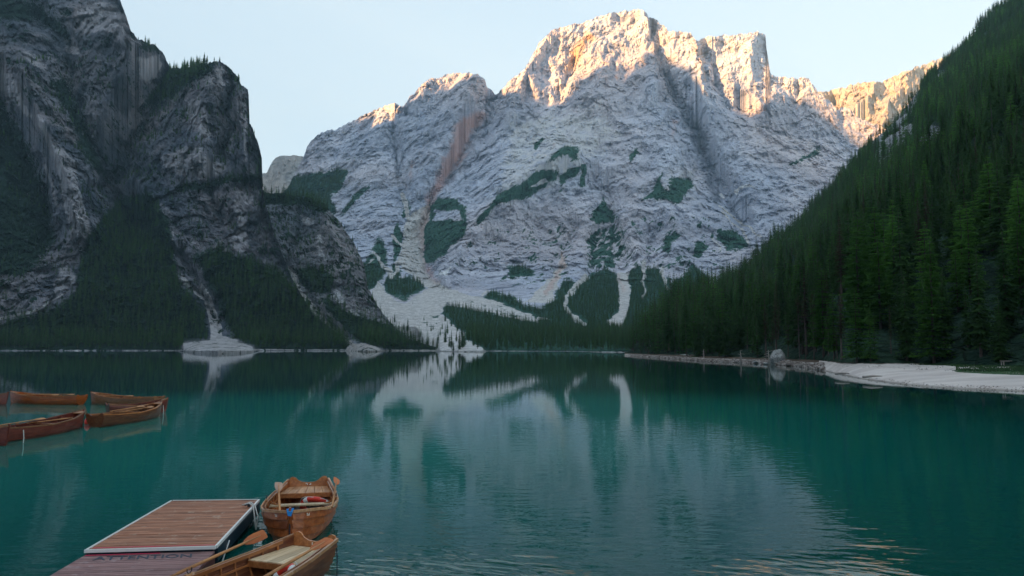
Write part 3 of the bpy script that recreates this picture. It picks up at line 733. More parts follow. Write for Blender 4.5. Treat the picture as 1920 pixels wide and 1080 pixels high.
c = t.mix(wet, t.mix(1.0, c, (0.5, 0.5, 0.48), 'MULTIPLY'), c)
M_GRAVEL = t.bsdf(c, 0.95, t.bump(n2, 0.06, 0.8))
beach = link('beach', me, M_GRAVEL); beach['kind'] = 'structure'; beach['label'] = 'pale gravel beach curving along the right shore'

hill_ridge = [(1170,665),(1185,655),(1205,628),(1250,596),(1300,562),(1350,530),(1400,497),(1440,466),(1480,436),(1520,400),(1560,358),(1600,310),(1640,266),(1680,226),(1710,188),(1735,150),(1770,118),(1800,86),(1830,56),(1860,30),(1890,12),(1920,-10),(2100,-140),(2500,-300)]
hill_D = [(1170,352),(1205,395),(1250,470),(1300,560),(1400,720),(1500,860),(1600,980),(1700,1080),(1900,1150),(2500,1150)]
Xh = cols(1171, 2500, 5.0)
DsH = gnd(Xh, ip(Xh, sh_tab))[1]
DfH, zfH = np.maximum(ip(Xh, ff_D), DsH + 7), ip(Xh, ff_z)
bx, by, bz = (ray(Xh, Xh * 0 + HOR)[0]) * DfH, DfH, zfH - 0.15
rx, ry, rz = at(Xh, ip(Xh, hill_ridge) + 3 * fbm(np.stack([Xh / 30, Xh * 0, Xh * 0], 1), 4), np.maximum(ip(Xh, hill_D), DfH + 4))
rz = np.maximum(rz, bz + 0.5)
tr = np.linspace(0, 1, 110)
PV = []
for tt in tr:
    x = bx + (rx - bx) * tt; y = by + (ry - by) * tt
    z = bz + (rz - bz) * (0.80 * tt + 0.20 * tt * tt)
    q = np.stack([x, y, z], 1)
    z = z + (16 * fbm(q / 140.0, 4) + 3.5 * fbm(q / 30.0, 4)) * min(1, tt * 4) * np.clip((ry - by) / 300, 0, 1)
    PV.append(np.stack([x, y, z], 1))
PV = np.array(PV)
back = []
for k in (0.15, 0.5, 1.0):
    b = PV[-1].copy(); b[:, 0] += 500 * k; b[:, 1] += 500 * k; b[:, 2] = b[:, 2] * (1 - k) - 3 * k; back.append(b)
fr = PV[0].copy(); fr[:, 2] -= 3.0
VH = np.concatenate([fr[None], PV, np.array(back)], 0)
hx, hy = pix(VH[..., 0], VH[..., 1], VH[..., 2])
mk = np.zeros(VH.shape[:2] + (4,)); spt = np.zeros_like(mk)
rocky = np.zeros(hx.shape)
for pl in [[(1685,165),(1722,175),(1715,235),(1705,285),(1675,300),(1645,320),(1630,275),(1660,225)], [(1735,232),(1775,240),(1765,285),(1730,318),(1715,290)], [(1755,135),(1775,130),(1770,150),(1750,155)], [(1840,70),(1860,75),(1850,90)]]:
    rocky = np.maximum(rocky, soft(sdf_poly(hx, hy, pl), 6))
mk[..., 0] = 1 - rocky; spt[..., 2] = rocky * 0.6; spt[..., 0] = 0.5
me = mesh_np('hill', VH.reshape(-1, 3), grid_faces(*VH.shape[:2]), True)
col_attr(me, 'mask', mk.reshape(-1, 4)); col_attr(me, 'spot', spt.reshape(-1, 4))
hill = link('hill', me, M_MID); hill['kind'] = 'structure'; hill['label'] = 'steep forested slope rising from the right shore'

# ---- air
if HAZE:
    x0, x1, y0, y1, z0, z1 = -4700, 4600, -3100, 5400, -8.2, 1750
    Vh = [(x, y, z) for z in (z0, z1) for y in (y0, y1) for x in (x0, x1)]
    Fh = [(0, 2, 3, 1), (4, 5, 7, 6), (0, 1, 5, 4), (2, 6, 7, 3), (0, 4, 6, 2), (1, 3, 7, 5)]
    me = mesh_np('haze', Vh, Fh, False)
    hm = bpy.data.materials.new('mountain_air'); hm.use_nodes = True; ht = hm.node_tree; ht.nodes.clear()
    vo = ht.nodes.new('ShaderNodeVolumePrincipled'); ho = ht.nodes.new('ShaderNodeOutputMaterial')
    vo.inputs['Color'].default_value = (0.62, 0.90, 1.0, 1); vo.inputs['Density'].default_value = HAZE; vo.inputs['Anisotropy'].default_value = 0.0
    ht.links.new(vo.outputs[0], ho.inputs['Volume'])
    hz = link('haze', me, hm); hz['kind'] = 'stuff'; hz['label'] = 'thin bluish morning air over the lake'
# ================================================================ TREES
def foliage(name, a, b, c):
    t = NT(name); P = opos(t)
    oi = t.n('ObjectInfo').outputs['Random']
    n1 = t.noise(P, 0.9, 3, 0.6)
    col = t.mix(t.step(n1, 0.3, 0.7), a, b)
    col = t.mix(t.math('MULTIPLY', oi, 0.65), col, c)
    col = t.mix(1.0, col, t.mix(t.n('ObjectInfo').outputs['Random'], (0.70, 0.75, 0.75), (1.7, 1.6, 1.35)), 'MULTIPLY')
    d1 = t.n('BsdfDiffuse'); t.l(col, d1.inputs[0]); d2 = t.n('BsdfTranslucent'); t.l(col, d2.inputs[0])
    mx = t.n('MixShader'); mx.inputs[0].default_value = 0.5; t.l(d1.outputs[0], mx.inputs[1]); t.l(d2.outputs[0], mx.inputs[2]); t.l(mx.outputs[0], t.out.inputs[0])
    return t.m
M_NEEDLE = foliage('spruce_needles', (0.045, 0.110, 0.040), (0.090, 0.180, 0.060), (0.040, 0.092, 0.042))
M_LARCH = foliage('larch_needles', (0.065, 0.16, 0.035), (0.11, 0.26, 0.06), (0.07, 0.17, 0.045))
M_BROWNISH = foliage('dry_needles', (0.060, 0.055, 0.038), (0.11, 0.085, 0.06), (0.045, 0.07, 0.035))
t = NT('spruce_bark'); n_ = t.noise(t.mapping(opos(t), sc=(3, 3, 0.6)), 1.5, 4)
M_BARK = t.bsdf(t.mix(n_, (0.045, 0.035, 0.03), (0.16, 0.13, 0.115)), 0.9)

def make_crown(h, R, base, whorls, per, twigs, seed, kind='spruce', fine=1.0):
    r = np.random.default_rng(seed); V, Fc = [], []
    def quadf(p):
        n = len(V); V.extend(p); Fc.append((n, n + 1, n + 2, n + 3))
    for w in range(whorls):
        zn = base + (1 - base) * (w + r.uniform(-.3, .3)) / whorls
        rad = R * (1 - zn) ** (0.75 if kind == 'spruce' else 0.6) * r.uniform(.8, 1.15) + 0.12
        if kind == 'spruce' and zn < base + 0.1: rad *= 0.75
        z0 = zn * h
        m = max(4, int(per * (0.45 + 0.55 * rad / R)))
        a0 = r.uniform(0, 6.28)
        for k in range(m):
            az = a0 + 6.283 * k / m + r.uniform(-.25, .25)
            Lb = rad * r.uniform(.6, 1.15)
            d = np.array([math.cos(az), math.sin(az), 0]); sd = np.array([-d[1], d[0], 0])
            drop = Lb * (0.42 if kind == 'spruce' else 0.12) * r.uniform(.6, 1.3)
            p0 = np.array([0, 0, z0]); p1 = p0 + d * Lb * .55 + np.array([0, 0, -drop * .75]); p2 = p0 + d * Lb + np.array([0, 0, -drop * .8])
            wd = 0.14 + 0.21 * Lb
            quadf([p0 - sd * .06, p0 + sd * .06, p1 + sd * wd, p1 - sd * wd])
            quadf([p1 - sd * wd, p1 + sd * wd, p2 + sd * wd * .25, p2 - sd * wd * .25])
            for q in range(max(1, int(twigs * (0.4 + 0.6 * rad / R)))):
                f = r.uniform(.25, 1.0)
                c = p0 + (p1 - p0) * min(1, f / .55) if f < .55 else p1 + (p2 - p1) * (f - .55) / .45
                side = r.choice([-1, 1]); l = fine * (0.36 + 0.28 * Lb) * (1.15 - .5 * f) * r.uniform(.6, 1.3)
                tipv = sd * side * l * r.uniform(.5, 1) + d * l * .5 + np.array([0, 0, -l * r.uniform(.15, .75)])
                ww = np.cross(tipv, [0, 0, 1]); ww = ww / (np.linalg.norm(ww) + 1e-6) * l * .24
                if r.random() < .5: ww = ww * .6 + np.array([0, 0, l * .22])
                quadf([c - ww * .3, c + tipv * .5 - ww, c + tipv, c + tipv * .5 + ww])
    # leader
    n = len(V); V.extend([np.array([0, 0, h * 1.0]), np.array([.1, 0, h * .93]), np.array([-.05, .09, h * .93]), np.array([-.05, -.09, h * .93])])
    Fc.append((n, n + 1, n + 2, n + 3))
    return np.array(V), np.array(Fc)
def make_trunk(h, r0, n=7, snags=0, seed=0):
    V, Fc = [], []
    zs = [-1.2, 0.0, 0.5, h * .3, h * .65, h * .97]; rs = [r0 * 1.25, r0 * 1.2, r0, r0 * .75, r0 * .42, 0.03]
    rr = np.random.default_rng(seed)
    for z, q in zip(zs, rs):
        ox, oy = rr.normal(0, .05, 2) * (z > 1)
        for k in range(n): V.append((ox + q * math.cos(6.283 * k / n), oy + q * math.sin(6.283 * k / n), z))
    for i in range(len(zs) - 1):
        for k in range(n): Fc.append((i * n + k, i * n + (k + 1) % n, (i + 1) * n + (k + 1) % n, (i + 1) * n + k))
    for s_ in range(snags):
        z = rr.uniform(.15, .8) * h; az = rr.uniform(0, 6.28); l = rr.uniform(.6, 1.6)
        d = np.array([math.cos(az), math.sin(az), rr.uniform(-.5, .1)]) * l; b = np.array([0, 0, z]); w_ = .03
        k = len(V); V.extend([b + (0, 0, w_), b - (0, 0, w_), b + d - (0, 0, .01), b + d + (0, 0, .01)]); Fc.append((k, k + 1, k + 2, k + 3))
    return np.array(V, float), np.array(Fc)
specs = [ # h, R, base, whorls, per, twigs, kind, mat
    (24, 4.1, .08, 32, 9, 6, 'spruce', M_NEEDLE), (22, 3.3, .12, 30, 9, 6, 'spruce', M_NEEDLE),
    (26, 4.3, .14, 34, 9, 6, 'spruce', M_NEEDLE), (19, 3.6, .04, 28, 9, 6, 'spruce', M_NEEDLE),
    (23, 2.3, .30, 26, 7, 5, 'spruce', M_BROWNISH), (22, 4.0, .10, 28, 9, 8, 'larch', M_LARCH)]
MODELS = []
model_coll = bpy.data.collections.new('tree_models')
for k, (h, R, base, wh, per, tw, kind, mat) in enumerate(specs):
    cv, cf = make_crown(h, R, base, int(wh * 1.15), per, int(tw * 2.4), 100 + k, kind, .60)
    tv, tf = make_trunk(h, 0.16 + h * .006, snags=24, seed=k)
    cm = mesh_np('crown', cv, cf, False); cm.materials.append(mat)
    tm = mesh_np('trunk', tv, tf, True); tm.materials.append(M_BARK)
    # cheaper joined model for the wood further up
    cv, cf = make_crown(h, R, base, int(wh * .62), 7, 3, 200 + k, kind)
    tv, tf = make_trunk(h, 0.16 + h * .006, n=5, seed=k)
    jm = mesh_np('tree_model', np.concatenate([cv, tv]), np.concatenate([cf, tf + len(cv)]), False)
    jm.materials.append(mat); jm.materials.append(M_BARK)
    mi = np.zeros(len(cf) + len(tf), np.int32); mi[len(cf):] = 1
    jm.polygons.foreach_set('material_index', mi[:len(jm.polygons)])
    jo = bpy.data.objects.new('tree_model_%s' % 'abcdef'[k], jm); model_coll.objects.link(jo)
    MODELS.append((h, cm, tm))

def instancer():
    g = bpy.data.node_groups.new('scatter_trees', 'GeometryNodeTree')
    g.interface.new_socket('Geometry', in_out='INPUT', socket_type='NodeSocketGeometry')
    g.interface.new_socket('Geometry', in_out='OUTPUT', socket_type='NodeSocketGeometry')
    N = g.nodes.new; gi, go = N('NodeGroupInput'), N('NodeGroupOutput')
    iop = N('GeometryNodeInstanceOnPoints'); ci = N('GeometryNodeCollectionInfo')
    ci.inputs['Collection'].default_value = model_coll; ci.inputs['Separate Children'].default_value = True; ci.inputs['Reset Children'].default_value = True
    iop.inputs['Pick Instance'].default_value = True
    def attr(nm, ty):
        a = N('GeometryNodeInputNamedAttribute'); a.data_type = ty; a.inputs['Name'].default_value = nm; return a.outputs['Attribute']
    g.links.new(gi.outputs[0], iop.inputs['Points']); g.links.new(ci.outputs[0], iop.inputs['Instance'])
    g.links.new(attr('which', 'INT'), iop.inputs['Instance Index'])
    g.links.new(attr('turn', 'FLOAT_VECTOR'), iop.inputs['Rotation']); g.links.new(attr('size', 'FLOAT_VECTOR'), iop.inputs['Scale'])
    g.links.new(iop.outputs[0], go.inputs[0]); return g
GN = instancer()
def wood(name, P, which, size, seed, label):
    r = np.random.default_rng(seed); n = len(P)
    me = bpy.data.meshes.new(name); me.vertices.add(n); me.vertices.foreach_set('co', P.astype(np.float32).ravel())
    a = me.attributes.new('which', 'INT', 'POINT'); a.data.foreach_set('value', which.astype(np.int32))
    tz = np.stack([r.normal(0, .03, n), r.normal(0, .03, n), r.uniform(0, 6.28, n)], 1)
    a = me.attributes.new('turn', 'FLOAT_VECTOR', 'POINT'); a.data.foreach_set('vector', tz.astype(np.float32).ravel())
    sz = np.stack([size * r.uniform(.95, 1.4, n), size * r.uniform(.95, 1.4, n), size], 1)
    a = me.attributes.new('size', 'FLOAT_VECTOR', 'POINT'); a.data.foreach_set('vector', sz.astype(np.float32).ravel())
    o = bpy.data.objects.new(name, me); COL.objects.link(o)
    md = o.modifiers.new('scatter', 'NODES'); md.node_group = GN
    tag(o, label, None, None, 'stuff'); return o

def thin(P, gap, keep_first=0):
    """drop trees that stand closer than gap to an earlier one"""
    cell = {}; out = []
    for i, p in enumerate(P):
        k = (int(p[0] // gap), int(p[1] // gap)); ok = True
        for dx in (-1, 0, 1):
            for dy in (-1, 0, 1):
                for q in cell.get((k[0] + dx, k[1] + dy), ()):
                    if (q[0] - p[0]) ** 2 + (q[1] - p[1]) ** 2 < gap * gap: ok = False; break
        if ok: cell.setdefault(k, []).append(p); out.append(i)
    return np.array(out, int)

# --- right slope
r = np.random.default_rng(21)
class HS: pass
hs = HS(); hs.P = PV; hs.rock = rocky[1:1 + PV.shape[0]]
hs.scatter = Sheet.scatter.__get__(hs)
Pr = hs.scatter(1 / 14.0, lambda s: s.rock < 0.35, 5)
Pr = Pr[thin(Pr, 3.7)]
bp = hs.scatter(1 / 230.0, lambda s: s.rock >= 0.35, 6)
Pr = np.concatenate([Pr, bp])
px_, py_ = pix(Pr[:, 0], Pr[:, 1], Pr[:, 2])
ok = (px_ < 2350) & ~((px_ > 1700) & (Pr[:, 1] < np.interp(px_, Xh, DfH) + 4)) & ~((px_ < 1700) & (Pr[:, 1] < np.interp(px_, Xh, DfH) + 1.5))
Pr, px_, py_ = Pr[ok], px_[ok], py_[ok]
n = len(Pr)
fx = np.concatenate([r.uniform(1182, 1560, 75), r.uniform(1560, 2150, 130)]); fD = np.interp(fx, Xh, DfH) + r.uniform(.5, 9, len(fx)); fxx = ray(fx, fx * 0 + HOR)[0] * fD
fz = np.interp(fx, Xh, zfH) - .3 + .35 * np.clip(fD - np.interp(fx, Xh, DfH), 0, 9)
FP = np.stack([fxx, fD, fz], 1)
Pr = np.concatenate([FP, Pr]); Pr = Pr[thin(Pr, 3.2)]
px_, py_ = pix(Pr[:, 0], Pr[:, 1], Pr[:, 2]); n = len(Pr)
zone = fbm(Pr / 90.0 + 3, 3)                                   # stands of larch among the spruce
which = np.where(r.random(n) < np.clip(0.14 + 0.5 * zone, 0.02, .7), 5, r.integers(0, 4, n))
brown = (r.random(n) < 0.05) | ((px_ > 1430) & (px_ < 1580) & (Pr[:, 1] < 190) & (r.random(n) < .4))
which = np.where(brown, 4, which)
size = r.uniform(.48, 1.06, n) * (0.88 + 0.2 * np.clip(zone, -1, 1)) * np.where(Pr[:, 1] > 900, .85, 1.0) * np.interp(Pr[:, 1], [80, 150, 260], [.72, .82, 1.0])
front = (Pr[:, 1] < np.interp(px_, Xh, DfH) + 9)
size = np.where(front & (r.random(n) < .4), size * r.uniform(.35, .8, n), size)
vis = (px_ > 1150) & (px_ < 1935)
app = np.where(vis, size * 24 * F / Pr[:, 1], 0)
order = np.argsort(-app)
top = order[:268]; rest = order[268:]
tree_trunk_r = {}
def tree_thing(name, k, p, s, rz, label, group, lean=(0, 0), wide=1.0):
    h, cm, tm = MODELS[k]
    e = bpy.data.objects.new(name, None); COL.objects.link(e); e.empty_display_size = 0.5
    e.location = p; e.rotation_euler = (lean[0], lean[1], rz); e.scale = (s * wide, s * wide, s)
    link('crown', cm, None, e); link('trunk', tm, None, e)
    tag(e, label, 'tree', group); return e
for i in top:
    k = int(which[i]); X = px_[i]; far = Pr[i, 1] > np.interp(X, Xh, DfH) + 14
    sort = ('dark green spruce', 'thin brownish spruce', 'light green larch')[0 if k < 4 else k - 3]
    hgt_ = size[i] * MODELS[k][0]; big = 'small' if hgt_ < 9 else ('medium' if hgt_ < 15 else ('tall' if hgt_ < 19 else 'towering'))
    depth_ = Pr[i, 1] - np.interp(X, Xh, DfH)
    row = 'in the front row' if depth_ < 9 else ('just behind the front row' if depth_ < 20 else ('deep in the wood' if depth_ < 45 else 'higher up the slope'))
    place = [(1260, 'at the tip of the point'), (1350, 'near the bank rocks'), (1440, 'left of the large boulder'), (1500, 'right of the large boulder'), (1560, 'by the forked stump'),
             (1625, 'above the flat grey slab'), (1690, 'above the beach start'), (1750, 'above the middle beach'), (1800, 'above the grass edge'), (1860, 'left of the bench'), (1905, 'behind the bench'), (9999, 'at the right picture edge')]
    place = next(b_ for a_, b_ in place if X < a_)
    lab_ = '%s %s %s %s' % (big, sort, row, place); grp = 'conifers on the right shore: ' + lab_
    tree_thing('larch_tree' if k == 5 else 'spruce_tree', k, Pr[i], size[i], r.uniform(0, 6.28), lab_, grp, wide=r.uniform(.9, 1.15))
wood('forest', Pr[rest], which[rest], size[rest], 31, 'dense dark conifer forest covering the steep right slope')

# --- woods of the far and left shores
def far_wood(sheet, dens, seed, label, ymin, sizes, ok_fn=None, kinds=(0, 4), gap=4.2, veg=(.72, 2)):
    r = np.random.default_rng(seed)
    mk = sheet.mask[1:1 + sheet.P.shape[0]]
    P = sheet.scatter(dens, lambda s: (mk[..., 0] > veg[0]) & (mk[..., 0] <= veg[1]) & (s.Y > ymin) & (s.P[..., 2] > 0.6) & (mk[..., 1] < .3) & (ok_fn(s) if ok_fn else True), seed)
    P = P[thin(P, gap)]
    X, Y = pix(P[:, 0], P[:, 1], P[:, 2]); k = (X > -60) & (X < 1980); P = P[k]
    n = len(P); w = r.integers(kinds[0], kinds[1], n); w = np.where(r.random(n) < .1, 5, w)
    wood('forest', P, w, r.uniform(*sizes, n), seed, label); return n
n1 = far_wood(massif, 1 / 16, 41, 'dark conifer wood along the far shore below the pale wall', 500, (.32, .66))
n1c = far_wood(massif, 1 / 70, 46, 'dwarf trees dotting the green ledges of the pale wall', 260, (.22, .42), lambda s: s.Y <= 500, gap=6)
n1b = far_wood(massif, 1 / 30, 45, 'thin band of conifers on the saddle behind the left spur', 312, (.5, .9), lambda s: (s.XX < 660) & (s.Y < 430))
n2 = far_wood(cliff, 1 / 15, 42, 'dark conifer wood clinging to the foot of the left cliff', 60, (.45, .9))
cl_n = fbm(cliff.P.reshape(-1, 3) / 45.0 + 2, 4).reshape(cliff.P.shape[:2])
sl_ = np.zeros(cliff.P.shape[:2]); sl_[:-1] = np.diff(cliff.D, axis=0)
far_wood(cliff, 1 / 45, 52, 'scattered conifers rooted on the ledges of the left cliff', 110, (.25, .55), lambda s: (cl_n > 0.12) & (sl_ > 1.3), gap=5, veg=(-1, .72))
sp_n = fbm(spur.P.reshape(-1, 3) / 30.0 + 5, 4).reshape(spur.P.shape[:2])
far_wood(spur, 1 / 40, 53, 'scattered conifers on the bare rock of the wooded spur', 340, (.25, .5), lambda s: sp_n > 0.1, gap=5, veg=(-1, .72))
n3 = far_wood(spur, 1 / 16, 43, 'dark conifer wood on the rocky spur of the left shore', 300, (.45, .9))
print('TREES', n, n1, n1b, n2, n3)
# scattered single trees on the moraine
r = np.random.default_rng(77)
mt = [(835,602),(846,612),(858,622),(866,632),(878,640),(888,648),(895,654),(870,648),(856,642),(800,612),(808,622),(795,600),(780,640),(770,632),(745,632),(728,622),(718,612),(740,604),(825,630),(812,645),(834,642),(862,655),(716,600),(722,604),(733,608),(741,616),(757,618),(765,622),(820,655),(842,650),(846,655),(850,660),(790,630),(735,650),(760,655),(775,652),(812,618),(830,618),(838,628),(700,610),(752,640),(868,652),(822,640),(803,650)]
for X, Y in mt:
    j = int(np.argmin(np.abs(massif.X1 - X))); i = int(np.argmin(np.abs(massif.Y[:, j] - Y)))
    tree_thing('spruce_tree', int(r.integers(0, 4)), massif.P[i, j], r.uniform(.4, .85), r.uniform(0, 6), 'lone dark spruce on the white scree fan at the far shore', 'lone spruces on the scree fan')
for X, s, lab in [(330,.55,'small spruce at the left end of the row on the cliff crest'),(347,.85,'leftmost tall spruce in the row on the cliff crest'),(352,.8,None),(357,.9,None),(370,.85,'spruce standing alone in the middle of the row on the cliff crest'),(382,1.1,'tallest spruce on the crest of the left cliff'),(389,.65,'short spruce right of the tallest one on the cliff crest'),(402,.4,'small bushy pine at the right end of the cliff crest')]:
    j = int(np.argmin(np.abs(cliff.X1 - X))); p = cliff.P[-1, j].copy(); p[2] -= .5
    tree_thing('spruce_tree', int(r.integers(0, 4)), p, s * .8, r.uniform(0, 6), lab or 'spruce in the tight clump on the cliff crest', 'spruces on the cliff crest')
for X, s in [(259, .35), (291, .25)]:
    j = int(np.argmin(np.abs(cliff.X1 - X))); p = cliff.P[-1, j].copy(); p[2] -= .5
    tree_thing('spruce_tree', 1, p, s, 1.0, 'tiny lone spruce on the high shoulder of the left cliff' if X < 270 else 'tiny bush-like spruce lower on the shoulder of the left cliff', 'spruces on the cliff shoulder')
# ================================================================ BOATS, LANDING STAGE, SHORE THINGS
class MB:
    def __init__(s): s.V, s.F = [], []
    def add(s, V, Fc):
        n = len(s.V); s.V.extend([tuple(map(float, v)) for v in V]); s.F.extend([tuple(i + n for i in f) for f in Fc])
    def hexa(s, p):          # 8 corners: bottom 0-3, top 4-7
        s.add(p, [(0, 3, 2, 1), (4, 5, 6, 7), (0, 1, 5, 4), (1, 2, 6, 5), (2, 3, 7, 6), (3, 0, 4, 7)])
    def box(s, c, d, rot=None):
        p = [Vector((x * d[0] / 2, y * d[1] / 2, z * d[2] / 2)) for z in (-1, 1) for x, y in ((-1, -1), (1, -1), (1, 1), (-1, 1))]
        if rot is not None: p = [rot @ q for q in p]
        s.hexa([q + Vector(c) for q in p])
    def loft(s, rings, cap=True, closed=False):
        k = len(rings[0]); n = len(s.V)
        for r_ in rings: s.V.extend([tuple(map(float, v)) for v in r_])
        m = len(rings)
        for i in range(m if closed else m - 1):
            a, b = n + i * k, n + ((i + 1) % m) * k
            for j in range(k): s.F.append((a + j, a + (j + 1) % k, b + (j + 1) % k, b + j))
        if cap and not closed: s.F.append(tuple(n + j for j in range(k))[::-1]); s.F.append(tuple(n + (m - 1) * k + j for j in range(k)))
    def tube(s, pts, rad, n=8):
        pts = [Vector(p) for p in pts]; rad = rad if isinstance(rad, (list, tuple)) else [rad] * len(pts); rings = []
        for i, p in enumerate(pts):
            d = (pts[min(i + 1, len(pts) - 1)] - pts[max(i - 1, 0)]).normalized()
            u = d.orthogonal().normalized() if i == 0 else (u - d * u.dot(d)).normalized()
            v = d.cross(u)
            rings.append([p + (u * math.cos(6.283185 * k / n) + v * math.sin(6.283185 * k / n)) * rad[i] for k in range(n)])
        s.loft(rings)
    def build(s, name, mat, parent=None, smooth=False):
        me = bpy.data.meshes.new(name); me.from_pydata(s.V, [], s.F)
        bm = bmesh.new(); bm.from_mesh(me); bmesh.ops.recalc_face_normals(bm, faces=bm.faces); bm.to_mesh(me); bm.free()
        if smooth:
            for f in me.polygons: f.use_smooth = True
        return link(name, me, mat, parent)
def thing(name, label, cat, loc=(0, 0, 0), rz=0.0, group=None):
    e = bpy.data.objects.new(name, None); COL.objects.link(e); e.empty_display_size = 0.3
    e.location = loc; e.rotation_euler = (0, 0, rz); return tag(e, label, cat, group)

def wood_mat(name, a, b, rough=0.45, grain=(1.2, 14, 14), spec=0.4, wear=None):
    t = NT(name); P = opos(t); rnd = t.n('ObjectInfo').outputs['Random']
    Pm = t.vmath('ADD', P, t.vmath('MULTIPLY', t.n('ObjectInfo').outputs['Location'], (0.37, 0.37, 0.37)))
    cmb = t.n('CombineXYZ'); t.l(t.math('MULTIPLY', rnd, 9.0), cmb.inputs[0]); t.l(t.math('MULTIPLY', rnd, 5.0), cmb.inputs[2])
    g = t.noise(t.mapping(t.vmath('ADD', Pm, cmb.outputs[0]), sc=grain), 1.0, 5, 0.65, 0.5)
    big = t.noise(t.vmath('ADD', Pm, cmb.outputs[0]), 1.7, 4, 0.6)
    c = t.mix(t.step(g, 0.3, 0.7), a, b)
    c = t.mix(t.math('MULTIPLY', t.step(big, 0.5, 0.7), 0.4), c, tuple(v * 0.4 for v in a))
    c = t.mix(1.0, c, t.mix(rnd, (0.72, 0.72, 0.72), (1.15, 1.12, 1.1)), 'MULTIPLY')
    if wear: c = t.mix(t.math('MULTIPLY', t.step(t.noise(P, 4.0, 5, 0.7), 0.55, 0.68), 0.8), c, wear)
    return t.bsdf(c, t.math('ADD', rough, t.math('MULTIPLY', big, 0.2)), t.bump(g, 0.004, 0.7), spec, Coat_Weight=0.3 if rough < .42 else 0.0, Coat_Roughness=0.12)
def plain(name, col, rough=0.5, spec=0.4, vary=0.25):
    t = NT(name); n_ = t.noise(opos(t), 6.0, 4, 0.6)
    return t.bsdf(t.mix(t.math('MULTIPLY', n_, vary * 2), col, tuple(c * 0.55 for c in col)), rough, None, spec)
W_HULL = wood_mat('orange_varnished_larch', (0.28, 0.058, 0.012), (0.50, 0.14, 0.036), 0.25)
W_IN = wood_mat('honey_varnished_wood', (0.28, 0.090, 0.025), (0.52, 0.20, 0.065), 0.32)
W_RAIL = wood_mat('pale_worn_rail', (0.40, 0.17, 0.065), (0.62, 0.34, 0.17), 0.35, wear=(0.62, 0.50, 0.40))
W_BENCH = wood_mat('sun_bleached_bench', (0.52, 0.36, 0.20), (0.74, 0.58, 0.38), 0.5)
W_FLOOR = wood_mat('grey_floor_boards', (0.22, 0.19, 0.17), (0.42, 0.38, 0.34), 0.6)
W_DARK = wood_mat('dark_brown_hull', (0.10, 0.027, 0.016), (0.22, 0.085, 0.035), 0.28)
W_RED = wood_mat('dark_red_hull', (0.11, 0.018, 0.012), (0.21, 0.045, 0.025), 0.35)
W_BROWN = wood_mat('brown_varnished_hull', (0.22, 0.085, 0.035), (0.38, 0.17, 0.075), 0.35)
W_OAR = wood_mat('oar_spruce', (0.32, 0.13, 0.045), (0.50, 0.24, 0.09), 0.5)
W_BLADE = wood_mat('orange_varnished_blade', (0.44, 0.10, 0.02), (0.60, 0.17, 0.04), 0.55)
M_WHITE = plain('white_paint', (0.80, 0.79, 0.76), 0.5)
M_BUOY = plain('red_buoy_plastic', (0.72, 0.045, 0.025), 0.35)
M_ROPE = plain('pale_rope', (0.62, 0.60, 0.56), 0.9, 0.1)
M_DROPE = plain('dark_rope', (0.03, 0.035, 0.05), 0.9, 0.1)
M_BLUE = plain('blue_cloth', (0.03, 0.22, 0.55), 0.8, 0.1)
M_IRON = plain('dark_iron', (0.03, 0.03, 0.035), 0.45)
M_NUM = plain('white_numeral_paint', (0.82, 0.80, 0.75), 0.5)

def text_mesh(body, size, depth=0.003):
    cu = bpy.data.curves.new('lettering', 'FONT'); cu.body = body; cu.size = size; cu.extrude = depth; cu.align_x = 'CENTER'; cu.align_y = 'CENTER'; cu.offset = size * 0.012
    o = bpy.data.objects.new('lettering', cu); COL.objects.link(o)
    bpy.context.view_layer.update()
    me = bpy.data.meshes.new_from_object(o.evaluated_get(bpy.context.evaluated_depsgraph_get()))
    bpy.data.objects.remove(o); me.materials.clear(); return me
def frame_obj(name, me, mat, parent, origin, xa, ya):
    xa = Vector(xa).normalized(); ya = Vector(ya); ya = (ya - xa * ya.dot(xa)).normalized(); za = xa.cross(ya)
    o = link(name, me, mat, parent)
    M = Matrix((xa, ya, za)).transposed().to_4x4(); M.translation = Vector(origin); o.matrix_local = M; return o

